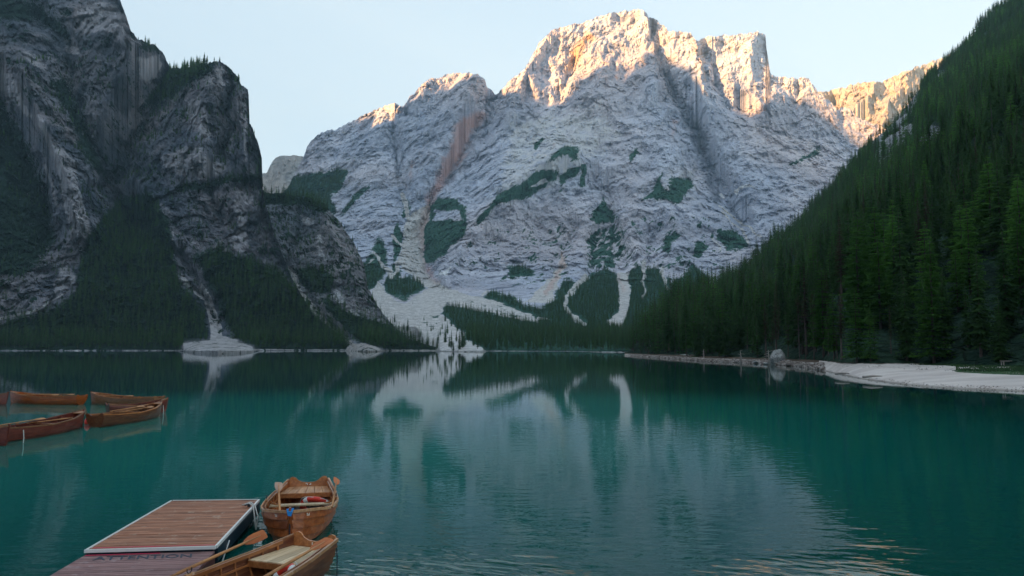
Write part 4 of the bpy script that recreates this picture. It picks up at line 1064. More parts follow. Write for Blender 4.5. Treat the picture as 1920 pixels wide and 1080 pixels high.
def make_boat(loc, rz, label, group, L=4.6, B=1.42, number=None, hull=None, inner=None, rail=None, n_strake=7, ribs=True, stern_slats=True, thwarts=(.36, .62, .84), tilt=0.0, depth=1.0, numeral_side=False, bench=None):
    hull, inner, rail = hull or W_HULL, inner or W_IN, rail or W_RAIL
    T = thing('rowing_boat', label, 'rowing boat', loc, rz, group)
    T.rotation_euler = (tilt, 0, rz)
    fb = lambda s: B / 2 * np.interp(s, [0, .1, .25, .45, .62, .76, .87, .95, 1], [.60, .73, .88, 1, .95, .80, .56, .27, .035])
    zs = lambda s: depth * np.interp(s, [0, .15, .45, .75, 1], [.60, .53, .47, .56, .76])
    zk = lambda s: np.interp(s, [0, .1, .3, .8, .93, 1], [-.02, -.08, -.13, -.13, -.10, -.02])
    def pt(s, q, side, off=0.0):
        b, a, k = fb(s), zs(s), zk(s); ph = q * math.pi / 2
        fine = np.interp(s, [0, .5, .85, 1], [.75, .62, .9, 1.0])
        y = b * math.sin(ph) ** fine; z = k + (a - k) * (1 - math.cos(ph)) ** 0.92
        e = 0.02; ph2 = min(ph + e, math.pi / 2); ph1 = ph2 - 2 * e
        dy = b * (math.sin(ph2) ** fine - math.sin(max(ph1, 0)) ** fine); dz = (a - k) * ((1 - math.cos(ph2)) ** .92 - (1 - math.cos(max(ph1, 0))) ** .92)
        l = math.hypot(dy, dz) + 1e-9; ny, nz = dz / l, -dy / l
        x = s * L + (-0.10 * q * np.interp(s, [0, .12], [1, 0])) + 0.16 * q * np.interp(s, [.85, 1], [0, 1])
        return Vector((x, side * max(y + ny * off, 0.0), z + nz * off))
    ss = list(np.linspace(0, 1, 19))
    for side in (1, -1):
        for k in range(n_strake):
            q0, q1 = k / n_strake, (k + 1) / n_strake; m = MB()
            m.loft([[pt(s, q0, side, .038), pt(s, q1, side, .006), pt(s, q1, side, -.007), pt(s, q0, side, .002)] for s in ss])
            m.build('hull_plank', hull, T)
        if ribs:
            for s in np.arange(.07, .95, .058):
                m = MB(); h = .014 / L; rg = []
                for q in np.linspace(.0, .97, 8):
                    rg.append([pt(s - h, q, side, -.008), pt(s + h, q, side, -.008), pt(s + h, q, side, -.026), pt(s - h, q, side, -.026)])
                m.loft(rg); m.build('rib', inner, T)
        m = MB(); m.loft([[pt(s, 1, side) + Vector((0, side * a, c)) for a, c in ((.008, -.045), (.042, -.04), (.042, .008), (.008, .012))] for s in ss]); m.build('gunwale', rail, T)
        m = MB(); m.loft([[pt(s, 1, side) + Vector((0, -side * a, c)) for a, c in ((.028, -.05), (.052, -.05), (.052, .004), (.028, .006))] for s in ss[1:-2]]); m.build('inner_rail', inner, T)
        m = MB(); m.loft([[pt(s, 1, side) + Vector((0, -side * a, c)) for a, c in ((.05, -.175), (.07, -.175), (.07, -.145), (.05, -.145))] for s in ss[1:-3]]); m.build('seat_riser', inner, T)
    # transom with two raised ears
    b0, h0 = fb(0), zs(0); sec = [pt(0, q, 1) for q in np.linspace(0, 1, 9)]
    top = [(1, h0), (.93, h0 + .045), (.80, h0 + .055), (.66, h0 + .035), (.52, h0 - .03), (.3, h0 - .07), (0, h0 - .08)]
    half = [(p.y, p.z, p.x) for p in sec] + [(b0 * y, z, -0.10) for y, z in top[1:]]
    full = half + [(-y, z, x) for y, z, x in half[::-1][1:-1]]
    m = MB(); m.loft([[Vector((x - .012, y, z)) for y, z, x in full], [Vector((x + .018, y, z)) for y, z, x in full]]); m.build('transom', hull if not number else inner, T)
    # stem and keel
    m = MB(); m.loft([[pt(1, q, 1) * 1 + Vector((dx, dy, 0)) - Vector((0, pt(1, q, 1).y, 0)) for dx, dy in ((-.05, -.022), (.045, -.018), (.045, .018), (-.05, .022))] for q in np.linspace(0, 1, 6)] + [[Vector((L + .16 + dx, dy, zs(1) + .06)) for dx, dy in ((-.05, -.022), (.035, -.016), (.035, .016), (-.05, .022))]]); m.build('stem', hull, T)
    m = MB(); m.loft([[Vector((s * L, a, zk(s) + c)) for a, c in ((-.02, -.05), (.02, -.05), (.02, .01), (-.02, .01))] for s in ss]); m.build('keel', hull, T)
    # breasthook at the bow
    m = MB(); a1 = pt(.93, 1, 1); m.hexa([(a1.x, -a1.y + .02, a1.z - .05), (L + .1, -.02, zs(1) - .04), (L + .1, .02, zs(1) - .04), (a1.x, a1.y - .02, a1.z - .05), (a1.x, -a1.y + .02, a1.z - .015), (L + .1, -.02, zs(1) - .005), (L + .1, .02, zs(1) - .005), (a1.x, a1.y - .02, a1.z - .015)]); m.build('breasthook', rail, T)
    # floor boards
    for k in range(-3, 4):
        m = MB(); rg = []
        for s in np.linspace(.08, .9, 12):
            w = min(.095, fb(s) * .17); y = k * w * 1.08; zf = zk(s) + .085 + .012 * abs(k)
            rg.append([Vector((s * L, y - w / 2, zf)), Vector((s * L, y + w / 2, zf)), Vector((s * L, y + w / 2, zf + .014)), Vector((s * L, y - w / 2, zf + .014))])
        m.loft(rg); m.build('floor_board', W_FLOOR if number else inner, T)
    for s in thwarts:
        w = fb(s) - .045; z = zs(s) - .13
        m = MB(); m.box((s * L, 0, z), (.19, w * 2, .028)); o = m.build('thwart', W_BENCH if number else rail, T)
        for side in (1, -1):
            m = MB(); rg = []
            for f in np.linspace(0, 1, 6):
                y = side * (w + .0 - .20 * f ** 1.5); zz = z + .02 + .12 * (1 - f) ** 2.2; rg.append([Vector((s * L - .014, y, zz - .02)), Vector((s * L + .014, y, zz - .02)), Vector((s * L + .014, y, zz + .012)), Vector((s * L - .014, y, zz + .012))])
            m.loft(rg); m.build('knee', inner, T)
    # stern bench of fore-and-aft slats
    z = zs(.1) - .14; ns = 6
    for k in range(ns):
        y0, y1 = [(-1 + 2 * (k + e) / ns) * (fb(.02) - .02) for e in (.03, .97)]; m = MB()
        x1, r_ = .19 * L, (fb(.19) - .02) / (fb(.02) - .02)
        m.hexa([(-.04, y0, z), (x1, y0 * r_, z), (x1, y1 * r_, z), (-.04, y1, z), (-.04, y0, z + .022), (x1, y0 * r_, z + .022), (x1, y1 * r_, z + .022), (-.04, y1, z + .022)])
        m.build('bench_slat', bench or (W_BENCH if number else inner), T)
    m = MB(); m.box((.19 * L + .012, 0, z - .035), (.02, 2 * fb(.19) - .06, .09)); m.build('bench_front', inner, T)
    # rowlocks
    for s in (.42,):
        for side in (1, -1):
            p = pt(s, 1, side); m = MB(); m.box(p + Vector((0, 0, .02)), (.16, .05, .035)); o = m.build('rowlock_block', rail, T)
            m = MB(); m.tube([p + Vector((-.045, 0, .11)), p + Vector((-.04, 0, .06)), p + Vector((0, 0, .035)), p + Vector((.04, 0, .06)), p + Vector((.045, 0, .11))], .008, 6); m.build('rowlock', M_IRON, T)
    if number:
        frame_obj('numeral', text_mesh(number, .15), M_NUM, T, (-.10 + .026, 0, h0 - .155), (0, 1, 0), (-.06, 0, 1))
        if numeral_side:
            for side in (1, -1):
                p, pa = pt(.925, .90, side, .024), pt(.95, .90, side, .024); pu = pt(.925, .98, side, .024)
                xa = (pa - p) if side == -1 else (p - pa)
                frame_obj('numeral', text_mesh(number, .12), M_NUM, T, p, xa, pu - p)
    T['_pt'] = 0; del T['_pt']
    return T, pt
def oar(p0, p1, label, blade=W_BLADE, roll=0.0, L_blade=.62, group=None):
    """p0 = handle end, p1 = blade end"""
    p0, p1 = Vector(p0), Vector(p1); Lr = (p1 - p0).length
    e = thing('oar', label, 'oar', p0, 0, group); e.rotation_mode = 'QUATERNION'
    e.rotation_quaternion = (p1 - p0).to_track_quat('X', 'Z') @ Matrix.Rotation(roll, 3, 'X').to_quaternion()
    m = MB(); m.tube([(0, 0, 0), (.14, 0, 0), (.16, 0, 0), (Lr * .5, 0, 0), (Lr - L_blade, 0, 0), (Lr - .15, 0, 0)], [.016, .016, .024, .024, .02, .011], 8); m.build('shaft', W_OAR, e, True)
    xs = np.array([0, .08, .3, .55, .95, 1]) * L_blade + Lr - L_blade; ws = [.02, .045, .075, .085, .08, .06]
    m = MB(); m.loft([[Vector((x, -w, -.003)), Vector((x, 0, -.008)), Vector((x, w, -.003)), Vector((x, w, .003)), Vector((x, 0, .008)), Vector((x, -w, .003))] for x, w in zip(xs, ws)]); m.build('blade', blade, e)
    return e
def lifebuoy(loc, rot, label, R=.29):
    e = thing('lifebuoy', label, 'lifebuoy', loc); e.rotation_euler = rot
    def arc(a0, a1, rr, n, m):
        m.loft([[Vector(((R + rr * math.cos(b)) * math.cos(a), (R + rr * math.cos(b)) * math.sin(a), .8 * rr * math.sin(b))) for b in np.linspace(0, 2 * math.pi, 11)[:-1]] for a in np.linspace(a0, a1, n)], cap=not abs(a1 - a0) > 6.2)
    m = MB(); arc(0, 2 * math.pi, .07, 41, m); m.build('ring', M_BUOY, e, True)
    for k in range(4):
        m = MB(); a = math.pi / 4 + k * math.pi / 2; arc(a - .16, a + .16, .0725, 6, m); m.build('white_band', M_WHITE, e, True)
    m = MB(); pts = [Vector(((R + .085 + .03 * math.cos(4 * a + math.pi)) * math.cos(a), (R + .085 + .03 * math.cos(4 * a + math.pi)) * math.sin(a), 0)) for a in np.linspace(0, 6.283, 49)]
    m.tube(pts, .006, 5); m.build('grab_line', M_ROPE, e)
    return e
def G3(X, Y, z): a, b = gnd(X, Y, z); return Vector((float(a), float(b), z))

# --- boat with the number 34, bow towards us
st, bw = G3(578, 899, .60), G3(540, 966, .76)
dirv = (bw - st); L34 = 4.15; rz = math.atan2(dirv.y, dirv.x)
T34, pt34 = make_boat((st.x, st.y, 0), rz, 'varnished rowing boat numbered 34, bow toward the viewer, at the landing stage corner', 'rowing boats', L=L34 - .1, B=1.46, number='34', numeral_side=True, thwarts=(.40, .70), bench=W_RAIL)
M34 = Matrix.Translation(T34.location) @ Matrix.Rotation(rz, 4, 'Z')
w34 = lambda x, y, z: M34 @ Vector((x, y, z))
lifebuoy(w34(1.15, .26, .18), (math.radians(-48), math.radians(10), rz + 1.5), 'red and white lifebuoy propped under the thwart of the boat numbered 34')
oar(w34(3.0, -.30, .40), w34(.85, -.58, .70), 'oar with upright blade leaning on the near left side of the boat numbered 34', W_BROWN, roll=0.1, L_blade=.6)
oar(w34(2.9, .68, .53), w34(.15, .66, .63), 'oar with a red blade lying on the outer gunwale of the boat numbered 34', W_BLADE, roll=0.6)
m = MB(); m.tube([w34(L34 - .02, -.02, .72), w34(L34 + .06, 0, .60), w34(L34 + .07, .0, .3), w34(L34 + .05, .01, .02)], .014, 6); tag(m.build('mooring_rope', M_DROPE), 'dark rope hanging down the bow of the boat numbered 34', 'rope')
m = MB(); m.loft([[w34(L34 - .14, -.075, .735), w34(L34 - .14, .06, .74), w34(L34 - .14, .06, .75), w34(L34 - .14, -.075, .745)], [w34(L34 - .02, -.07, .775), w34(L34 - .02, .06, .785), w34(L34 - .02, .06, .795), w34(L34 - .02, -.07, .785)], [w34(L34 + .11, -.05, .75), w34(L34 + .11, .05, .745), w34(L34 + .12, .05, .755), w34(L34 + .12, -.05, .76)], [w34(L34 + .13, -.03, .69), w34(L34 + .13, .03, .68), w34(L34 + .14, .03, .68), w34(L34 + .14, -.03, .69)]]); tag(m.build('cloth', M_BLUE), 'small blue cloth draped over the bow of the boat numbered 34', 'cloth')
for k, (x, y, d) in enumerate([(3.25, -.08, (.34, .26, .06)), (3.22, .26, (.3, .2, .05))]):
    m = MB(); m.box((0, 0, 0), d); o = m.build('seat_cushion', M_WHITE); bm = bmesh.new(); bm.from_mesh(o.data); bmesh.ops.bevel(bm, geom=bm.edges[:], offset=.022, segments=2, affect='EDGES'); bm.to_mesh(o.data); bm.free()
    o.location = w34(x, y, .12 + .0 * k); o.rotation_euler = (0, 0, rz + .2 * k); tag(o, ['white cushion on the floor behind the bow of the boat numbered 34, beside the stem', 'second white cushion on the floor of the boat numbered 34, nearer its open side'][k], 'cushion')

# --- boat with the number 10, stern away from us at right
s10 = Vector((-3.27, 12.47, 0)); rz10 = math.atan2(-.94, -.341)
T10, pt10 = make_boat(s10, rz10, 'rowing boat numbered 10 beside the landing stage, its bow cut off by the bottom edge', 'rowing boats', L=4.7, B=1.34, number='10', hull=W_DARK, inner=W_IN, thwarts=(.42, .66, .86))
M10 = Matrix.Translation(s10) @ Matrix.Rotation(rz10, 4, 'Z'); w10 = lambda x, y, z: M10 @ Vector((x, y, z))
lifebuoy(w10(1.08, .22, .16), (math.radians(58), math.radians(-20), rz10 + 1.2), 'red and white lifebuoy standing below the stern bench of the boat numbered 10')
oar(G3(452, 1108, .56), G3(619, 1010, .70), 'oar with a red blade resting along the near gunwale of the boat numbered 10', W_BLADE, roll=.25, L_blade=.55)
oar(G3(318, 1082, .57), G3(498, 1000, .60), 'oar with an orange blade held outside the far gunwale of the boat numbered 10', W_BLADE, roll=.9, L_blade=.62)
m = MB(); m.tube([w10(-.12, .38, .62), w10(-.16, .385, .3), w10(-.17, .39, -.5)], .009, 6); tag(m.build('mooring_rope', M_DROPE), 'thin dark rope hanging from the stern of the boat numbered 10 into the water', 'rope')
m = MB(); ctr = w10(1.97, .62, .52)
for q in range(3):
    m.tube([ctr + Vector((.06 * math.cos(a), .06 * math.sin(a), .02 * q + .01 * math.sin(3 * a))) for a in np.linspace(0, 6.2, 12)], .012, 5)
tag(m.build('mooring_rope', M_DROPE), 'dark knotted rope bundle on the near rowlock of the boat numbered 10', 'rope')

# --- far group of boats at the left
def far_boat(stern, bow, label, **kw):
    a, b = Vector(stern), Vector(bow); d = b - a
    return make_boat((a.x, a.y, 0), math.atan2(d.y, d.x), label, 'rowing boats', L=d.length - .16, B=1.4, **kw), (a, d)
def G0(X, Y, z=.6): v = G3(X, Y, z); return (v.x, v.y, 0)
far = []
fl = [
 ((152, 741), (20, 738), dict(hull=W_HULL, inner=W_IN, rail=W_IN), 'bright orange varnished rowing boat moored in the back row at the left'),
 ((297, 743.5), (171, 739.5), dict(hull=W_BROWN, rail=W_IN), 'brown rowing boat in the back row, partly behind the dark brown one'),
 ((205, 757), (314, 752), dict(hull=W_RED, inner=W_RED, rail=W_BROWN), 'red ribbed rowing boat whose bow points right behind the dark brown boat'),
 ((180, 776.5), (302, 758.5), dict(hull=W_DARK, inner=W_BROWN, rail=W_IN), 'dark brown rowing boat in the middle of the left group, bow to the right'),
 ((-15, 802), (157, 776), dict(hull=W_RED, inner=W_RED, rail=W_BROWN), 'dark red rowing boat with many visible ribs nearest to the viewer in the left group'),
 ((-150, 800), (17, 806), dict(hull=W_RED, inner=W_RED, rail=W_BROWN), 'red rowing boat entering from the left edge below the others'),
 ((-140, 742), (15, 741), dict(hull=W_RED, inner=W_RED, rail=W_BROWN), 'dark reddish rowing boat cut by the left edge in the back row')]
for a, b, kw, lab in fl: far.append(far_boat(G0(*a), G0(*b), lab, **kw))
def far_oar(i, s0, s1, y, label, z=.60):
    (T_, _), (a, d) = far[i]; L_ = d.length; M_ = Matrix.Translation(a) @ Matrix.Rotation(math.atan2(d.y, d.x), 4, 'Z')
    oar(M_ @ Vector((s0 * L_, y, z - .02)), M_ @ Vector((s1 * L_, y * .8, z + .02)), label, W_OAR, roll=.3)
far_oar(0, .8, .25, .42, 'pale oar lying along the bright orange boat'); far_oar(0, .75, .15, -.40, 'second pale oar on the far side of the bright orange boat')
far_oar(1, .85, .3, .42, 'pale oar lying along the brown boat of the back row'); far_oar(3, .2, .75, -.42, 'pale oar lying along the near side of the dark brown boat')
far_oar(3, .3, .8, .40, 'pale oar on the far side of the dark brown boat'); far_oar(4, .15, .62, .45, 'pale oar on the far side of the dark red boat nearest the viewer')
far_oar(4, .72, .25, -.50, 'pale oar along the near gunwale of the dark red boat nearest the viewer')
# mooring buoy
bp_ = G3(169, 791, 0.1)
e = thing('mooring_buoy', 'orange ball buoy floating between the dark red and the dark brown boat', 'buoy', bp_)
m = MB(); m.loft([[Vector((.26 * math.cos(a) * math.sin(b), .26 * math.sin(a) * math.sin(b), .26 * math.cos(b))) for a in np.linspace(0, 6.283, 17)[:-1]] for b in np.linspace(.05, 3.09, 11)]); m.build('float_ball', M_BUOY, e, True)
m = MB(); m.tube([(0, 0, .24), (0, 0, .34)], [.07, .05], 10); m.build('neck', M_WHITE, e, True)
for (X, Y, ln, lab) in [(306, 760, .62, 'white mooring line hanging from the bow of the dark brown boat'), (44, 806, .55, 'white mooring line hanging from the side of the dark red boat')]:
    p = G3(X, Y, .5); m = MB(); m.tube([p, p + Vector((.03, 0, -.3)), p + Vector((.02, -.02, -.7))], .018, 5); tag(m.build('mooring_rope', M_ROPE), lab, 'rope')

# --- landing stage
W_DECK = wood_mat('red_brown_decking', (0.25, 0.095, 0.05), (0.47, 0.215, 0.125), 0.6, grain=(1.2, 22, 22), wear=(0.44, 0.30, 0.22))
W_DECK2 = wood_mat('violet_brown_decking', (0.18, 0.085, 0.085), (0.33, 0.19, 0.18), 0.6, grain=(1.2, 22, 22), wear=(0.34, 0.24, 0.24))
M_NAVY = plain('navy_steel_side', (0.012, 0.03, 0.05), 0.4)
M_REDP = plain('red_line_paint', (0.62, 0.03, 0.09), 0.5)
M_SIDE = plain('rusty_side_beam', (0.10, 0.03, 0.025), 0.7)
M_INK = plain('dark_blue_lettering', (0.015, 0.03, 0.06), 0.6, vary=.4)
HD = .42
FL, FR, NR, NL = [G3(*q, HD) for q in ((321, 939), (486, 937), (405, 1024), (162, 1031))]
stage = thing('landing_stage', 'wooden floating landing stage with white edges and a lower front section', 'landing stage', ((NL + NR) / 2 - Vector((0, 0, HD)))[:])
so = Vector(stage.location)
def bil(u, v, z=0): return (NL * (1 - u) + NR * u) * (1 - v) + (FL * (1 - u) + FR * u) * v + Vector((0, 0, z)) - so
def lower(u, v, z=0): return bil(u, 0) + ((NL - FL).normalized() * (1 - u) + (NR - FR).normalized() * u) * v + Vector((0, 0, z))
npl = 38; rr = np.random.default_rng(3)
for k in range(npl):
    v0, v1 = (k + .06) / npl, (k + .94) / npl; z = rr.normal(0, .0015)
    m = MB(); m.hexa([bil(.012, v0, -.03), bil(.988, v0, -.03), bil(.988, v1, -.03), bil(.012, v1, -.03), bil(.012, v0, z), bil(.988, v0, z), bil(.988, v1, z), bil(.012, v1, z)])
    m.build('deck_plank', W_DECK, stage)
for k in range(30):
    v0, v1 = .04 + k * .103, .04 + k * .103 + .094; z = -.07 + rr.normal(0, .0015)
    m = MB(); m.hexa([lower(.0, v0, z - .03), lower(.995, v0, z - .03), lower(.995, v1, z - .03), lower(.0, v1, z - .03), lower(.0, v0, z), lower(.995, v0, z), lower(.995, v1, z), lower(.0, v1, z)])
    m.build('deck_plank', W_DECK2, stage)
def strip(a, b, w, h, name, mat, z=.0):
    d = (b - a).normalized(); s_ = d.cross(Vector((0, 0, 1))).normalized() * w / 2; zt = Vector((0, 0, z)); zb = Vector((0, 0, z - h))
    m = MB(); m.hexa([a - s_ + zb, b - s_ + zb, b + s_ + zb, a + s_ + zb, a - s_ + zt, b - s_ + zt, b + s_ + zt, a + s_ + zt]); return m.build(name, mat, stage)
strip(bil(0, 0), bil(0, 1), .027, .05, 'edge_strip', M_WHITE, .012)
strip(bil(1, .0), bil(1, 1), .036, .05, 'edge_strip', M_WHITE, .012)
strip(bil(.015, 1.004), bil(.985, 1.004), .03, .05, 'edge_strip', M_WHITE, .010)
strip(bil(-.01, -.006), bil(1.0, -.006), .028, .05, 'edge_strip', M_WHITE, .010)
strip(bil(.03, .022), bil(.55, .022), .03, .004, 'red_line', M_REDP, .008)
strip(bil(.45, .018), bil(.99, .018), .022, .004, 'red_line', M_REDP, .008)
strip(lower(.01, .09), lower(.58, .09), .035, .004, 'red_line', M_REDP, -.062)
for (u0, mt) in ((0, M_NAVY), (1, M_NAVY)):
    strip(bil(u0, .01), bil(u0, .99), .05, .22, 'side_beam', mt, -.045)
strip(bil(.02, .99), bil(.98, .99), .05, .22, 'side_beam', M_NAVY, -.05)
strip(bil(.02, .01), bil(.98, .01), .04, .2, 'side_beam', M_NAVY, -.05)
strip(lower(.01, .06), lower(.01, 3.1), .05, .12, 'side_beam', M_SIDE, -.105)
strip(lower(.99, .06), lower(.99, 3.1), .05, .2, 'side_beam', M_SIDE, -.105)
for u0 in (.16, .5, .84):
    a, b = bil(u0, .03), bil(u0, .97); m = MB(); m.tube([a + Vector((0, 0, -.38)), b + Vector((0, 0, -.38))], .19, 14); m.build('float_drum', M_NAVY, stage, True)
    a, b = lower(u0, .1), lower(u0, 3.0); m = MB(); m.tube([a + Vector((0, 0, -.42)), b + Vector((0, 0, -.42))], .17, 12); m.build('float_drum', M_NAVY, stage, True)
cl = bil(.965, .80, .012)
m = MB(); m.box(cl + Vector((0, 0, .02)), (.05, .05, .04)); m.tube([cl + Vector((-.04, -.12, .05)), cl + Vector((.04, .12, .05))], .016, 8); m.build('cleat', M_IRON, stage)
tme = text_mesh('ATTENTION', .30, .0015)
tx = (lower(1, .3) - lower(0, .3)); xw = max(v.co.x for v in tme.vertices) - min(v.co.x for v in tme.vertices)
for v in tme.vertices: v.co.x *= 1.50 / xw; v.co.x += v.co.y * -.25
frame_obj('lettering', tme, M_INK, stage, lower(.49, .30, -.0655), tx, -(lower(.5, 1) - lower(.5, 0)))
cw = cl + so
m = MB(); m.tube([cw + Vector((-.14, .0, .03)), cw + Vector((0, 0, .07)), cw + Vector((.10, -.05, .03)), cw + Vector((.2, -.22, -.2)), cw + Vector((.27, -.34, -.38))], .016, 6)
m.tube([cw + Vector((-.10, .05, .04)), cw + Vector((.02, .04, .08)), cw + Vector((.13, -.02, .03)), cw + Vector((.25, -.18, -.16)), cw + Vector((.27, -.34, -.38))], .013, 6)
tag(m.build('mooring_rope', M_ROPE, None, True), 'white rope looped over the cleat of the landing stage toward the boat numbered 34', 'rope')
p = G3(430, 1013, .33); m = MB(); m.tube([p, p + Vector((-.03, -.12, -.2)), p + Vector((-.05, -.2, -.36))], .014, 6); tag(m.build('mooring_rope', M_WHITE), 'short white rope hanging off the front corner of the landing stage', 'rope')

# --- rocks, dead wood and bench on the right shore
t = NT('lichen_grey_rock'); P_ = opos(t); n_ = t.noise(P_, 1.3, 7, 0.7); n2_ = t.noise(P_, 5.0, 5, 0.7)
M_ROCK = t.bsdf(t.mix(t.step(n2_, .5, .62), t.mix(t.step(n_, .35, .62), (.17, .165, .16), (.42, .42, .40)), (.55, .55, .52)), .95, t.bump(n_, .25, .8), .1)
M_ROCKD = plain('brown_bank_rock', (.24, .20, .18), .95, .1, .5)
M_DEAD = plain('bleached_dead_wood', (.46, .40, .36), .9, .1, .4)
def rock_mesh(d, seed, sub=3, sharp=.35, planes=9):
    bm = bmesh.new(); bmesh.ops.create_icosphere(bm, subdivisions=sub, radius=1.0)
    r_ = np.random.default_rng(seed); N = r_.normal(size=(planes, 3)); N /= np.linalg.norm(N, axis=1)[:, None]; Dp = r_.uniform(.55, .95, planes)
    co = np.array([v.co[:] for v in bm.verts])
    for n_, dd in zip(N, Dp):
        over = co @ n_ - dd; co -= np.clip(over, 0, None)[:, None] * n_ * .92
    co *= (1 + .10 * fbm(co * 1.6 + seed, 4, .6))[:, None]
    for v, c in zip(bm.verts, co): v.co = Vector((c[0] * d[0], c[1] * d[1], c[2] * d[2]))
    me = bpy.data.meshes.new('rock'); bm.to_mesh(me); bm.free(); return me
def ground_at(X, Y, z0=.5):
    v = G3(X, Y, z0); return v
me = rock_mesh((1.75, 1.5, 2.0), 5, 4, planes=12)
for v in me.vertices:
    k = max(0, v.co.z / 2.0); v.co.x += .45 * k; v.co.x *= 1 - .28 * k; v.co.y *= 1 - .3 * k
o = link('boulder', me, M_ROCK); p = G3(1457, 683, .1); o.location = (p.x, p.y, 1.35); tag(o, 'large pale grey boulder standing at the waterline of the wooded right shore', 'boulder')
for k, (X, Y, w, h, lab, mt) in enumerate([
  (1604, 684, 2.3, .75, 'low flat grey slab at the left end of the gravel beach', M_ROCK), (1541, 686, 1.1, .9, 'dark rounded boulder just left of the gravel beach', M_ROCKD),
  (1570, 687, 1.2, .5, 'pale low rock between the dark boulder and the flat slab', M_ROCK), (1528, 688, .8, .4, 'small brown rock left of the dark rounded boulder', M_ROCKD),
  (1283, 670.5, 2.3, 1.1, 'pale rock on the point below the wood', M_ROCK), (1296, 671.5, 1.5, .9, 'dark rock touching the right side of the pale rock on the point', M_ROCKD),
  (1214, 667, 1.7, .7, 'small pale rock at the outer tip of the wooded point', M_ROCK), (1250, 669, 1.3, .5, 'little rock on the bank between the tip and the pale rock', M_ROCKD),
  (1352, 676, 1.4, .55, 'low pale rock midway along the wooded bank', M_ROCK), (1385, 679, 1.2, .4, 'flat brown rock midway along the wooded bank', M_ROCKD),
  (1420, 681, 1.2, .45, 'pale rock left of the large boulder', M_ROCK), (1436, 683, .7, .3, 'small rock leaning by the left foot of the large boulder', M_ROCK),
  (1482, 685.5, 1.1, .4, 'brown rock just right of the large boulder', M_ROCKD), (1505, 687, .9, .35, 'low brown rock further right of the large boulder', M_ROCKD),
  (1763, 695, .8, .28, 'small grey rock at the grass edge of the beach', M_ROCK), (1842, 683, .7, .3, 'grey rock on the bank left of the bench', M_ROCK)]):
    o = link('shore_rock', rock_mesh((w, w * .7, h), 30 + k, 3), mt); p = G3(X, Y, h * .2); o.location = (p.x, p.y, h * .45 + (.5 if X > 1560 else .1)); o.rotation_euler = (0, 0, k * 1.3); tag(o, lab, 'rock')
def dead_tree(X, Y, h, lean, label, seed):
    r_ = np.random.default_rng(seed); p = G3(X, Y, .6); e = thing('dead_tree', label, 'dead tree', p, 0)
    m = MB(); top = Vector((lean[0] * h, lean[1] * h, h)); m.tube([(0, 0, -.8), top * .35 + Vector((.1, 0, 0)), top * .7, top], [.16, .13, .09, .03], 7); m.build('trunk', M_DEAD, e, True)
    for k in range(7):
        f = r_.uniform(.3, .95); a = top * f; d = Vector((r_.normal(), r_.normal(), r_.uniform(-.2, .5))).normalized() * r_.uniform(.5, 1.3)
        m = MB(); m.tube([a, a + d * .6, a + d + Vector((0, 0, -.1))], [.04, .025, .01], 5); m.build('branch', M_DEAD, e, True)
    return e
dead_tree(1222, 665, 6.5, (-.16, 0), 'bleached bare leaning trunk near the tip of the wooded point', 1)
dead_tree(1319, 672, 2.6, (.05, .05), 'short pale broken snag on the bank midway along the point', 2)
dead_tree(1389, 677, 2.4, (0, .1), 'thin upright pale stake-like snag left of the large boulder', 3)
dead_tree(1441, 683, 2.6, (.02, 0), 'thin pale pole standing against the left side of the large boulder', 4)
dead_tree(1562, 684, 2.6, (.3, .1), 'forked bleached stump at the left end of the beach', 5)
for X, h in [(1499, 12.5), (1510, 11.5), (1526, 12)]:
    p = G3(X, 683, 1.0); rr_ = np.random.default_rng(X); e = thing('spruce_tree', 'bare grey trunk with dead twigs and sparse top, right of the large boulder', 'tree', (float(ray(X, HOR)[0]) * (np.interp(X, Xh, DfH) + 1.2), np.interp(X, Xh, DfH) + 1.2, .8), 0, 'bare trunks right of the large boulder')
    tv, tf = make_trunk(h, .13, snags=50, seed=X); me = mesh_np('trunk', tv, tf, True); link('trunk', me, M_BARK, e)
    cv, cf = make_crown(h + 1.5, 1.5, .72, 12, 6, 4, X); me = mesh_np('crown', cv, cf, False); link('crown', me, M_BROWNISH, e)
# small stones of the bank and the beach
sv, sf = [], []; r_ = np.random.default_rng(9)
base_me = rock_mesh((1, 1, .7), 77, 1); bv = np.array([v.co[:] for v in base_me.vertices]); bf = np.array([f.vertices[:] for f in base_me.polygons])
for k in range(1900):
    if k < 1300: X = r_.uniform(1178, 1545); tt = r_.uniform(-.05, .55); s_ = r_.uniform(.1, .42) * (1 if r_.random() < .85 else 1.9)
    else: X = r_.uniform(1545, 1925); tt = r_.choice([r_.uniform(0, .1), r_.uniform(.62, .85)]); s_ = r_.uniform(.03, .09)
    D_s = np.interp(X, Xc, Ds); D_f = np.interp(X, Xc, Df); D = D_s + (D_f - D_s) * tt; x = ray(X, HOR)[0] * D
    z = np.interp(X, Xc, zf) * max(tt, 0) ** .8
    a = r_.uniform(0, 6.28); R_ = np.array([[math.cos(a), -math.sin(a), 0], [math.sin(a), math.cos(a), 0], [0, 0, 1]])
    q = (bv * r_.uniform(.7, 1.3, 3)) @ R_.T * s_ + [x, D, z + s_ * .15]; sf.append(bf + len(sv) * len(bv)); sv.append(q)
t = NT('mixed_shore_stones'); nn = t.noise(wpos(t), 1.2, 3, .6); M_STONES = t.bsdf(t.mix(t.step(nn, .4, .6), (.15, .115, .10), (.42, .37, .34)), .95)
tag(link('shore_stones', mesh_np('shore_stones', np.concatenate(sv), np.concatenate(sf), False), M_STONES), 'small stones strewn along the right bank and beach', None, None, 'stuff')
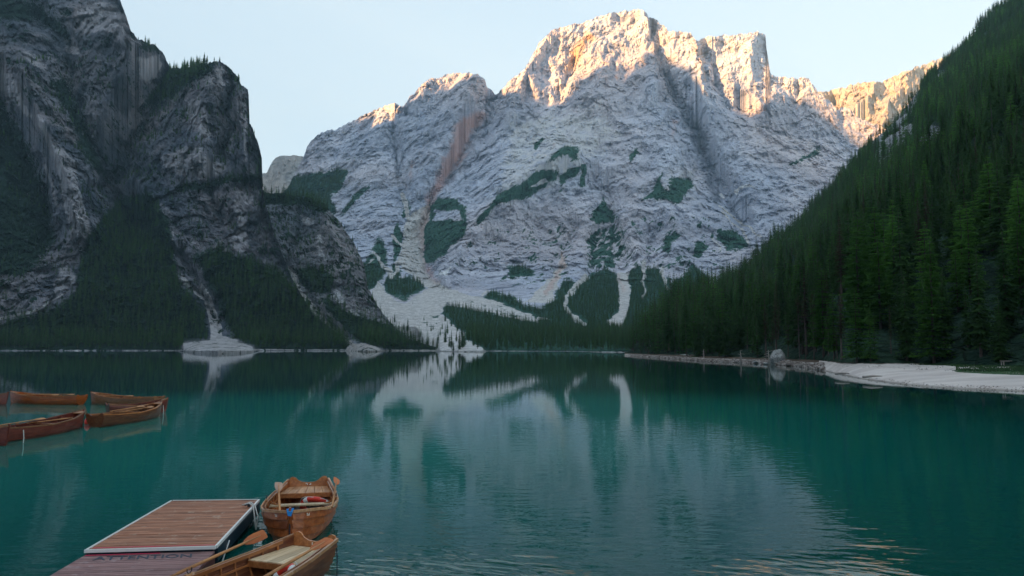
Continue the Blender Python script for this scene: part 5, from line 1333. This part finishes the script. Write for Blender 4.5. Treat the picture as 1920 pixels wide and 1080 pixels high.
# driftwood on the bank
for k in range(9):
    X = [1200, 1236, 1330, 1368, 1408, 1470, 1515, 1742, 1665][k]; D_s = float(np.interp(X, Xc, Ds)); x = float(ray(X, HOR)[0]) * D_s; l = [4, 5, 4.5, 3.5, 4, 3, 3, 2.2, 1.6][k]
    m = MB(); a = [.2, -.15, .1, -.25, .15, .3, -.2, .1, -.3][k]; d = Vector((math.cos(a), math.sin(a), .04)) * l
    p = Vector((x, D_s + 2.2 + (9 if X > 1600 else 0), .55)); m.tube([p - d / 2, p + Vector((0, 0, .06)), p + d / 2], [.14, .12, .05], 6)
    tag(m.build('driftwood_log', M_DEAD, None, True), ['log nearest the outer tip of the point', 'long pale log past the tip of the point', 'pale log halfway along the bank', 'short log after the halfway log', 'pale log in front of the wood left of the boulder', 'brownish log just right of the large boulder', 'log close to where the gravel beach begins', 'short stick on the open gravel before the grass', 'small stick on the middle of the gravel beach'][k], 'driftwood')
# bench at the far right
p = G3(1889, 690, 1.3); e = thing('park_bench', 'small grey wooden table-like bench on the grassy bank at the right edge', 'bench', (p.x, p.y, 1.35), .15)
for k in range(3):
    m = MB(); m.box((0, -.16 + .16 * k, .78), (1.5, .14, .05)); m.build('seat_slat', M_DEAD, e)
for sx in (-.6, .6):
    for sy in (-.16, .16):
        m = MB(); m.box((sx, sy, .38), (.09, .09, .76)); m.build('leg', M_DEAD, e)
m = MB(); m.box((0, 0, .70), (1.3, .08, .08)); m.build('crossbar', M_DEAD, e)
# short grass on the bank
t = NT('short_grass'); M_GRASS = t.bsdf(t.mix(t.noise(wpos(t), .8, 3), (.02, .06, .02), (.05, .11, .035)), .8)
gv, gf = [], []
for k in range(9000):
    X = r_.uniform(1700, 1950); D_s = np.interp(X, Xc, Ds); D_f = np.interp(X, Xc, Df); tt = r_.uniform(.66, 1.15); D = D_s + (D_f - D_s) * tt
    x = ray(X, HOR)[0] * D; z = np.interp(X, Xc, zf) * tt ** .8; _, yy = pix(x, D, z)
    if X < 1790 and tt < .93: continue
    if yy > 702.5 or r_.random() < .25: continue
    a = r_.uniform(0, 3.14); s_ = r_.uniform(.06, .2); dx, dy = math.cos(a) * s_ * .5, math.sin(a) * s_ * .5; n = len(gv)
    gv += [(x - dx, D - dy, z - .02), (x + dx, D + dy, z - .02), (x + r_.normal(0, .03), D + r_.normal(0, .03), z + s_)]; gf.append((n, n + 1, n + 2))
tag(link('grass', mesh_np('grass', gv, gf, False), M_GRASS), 'short green grass on the bank above the gravel beach', None, None, 'stuff')
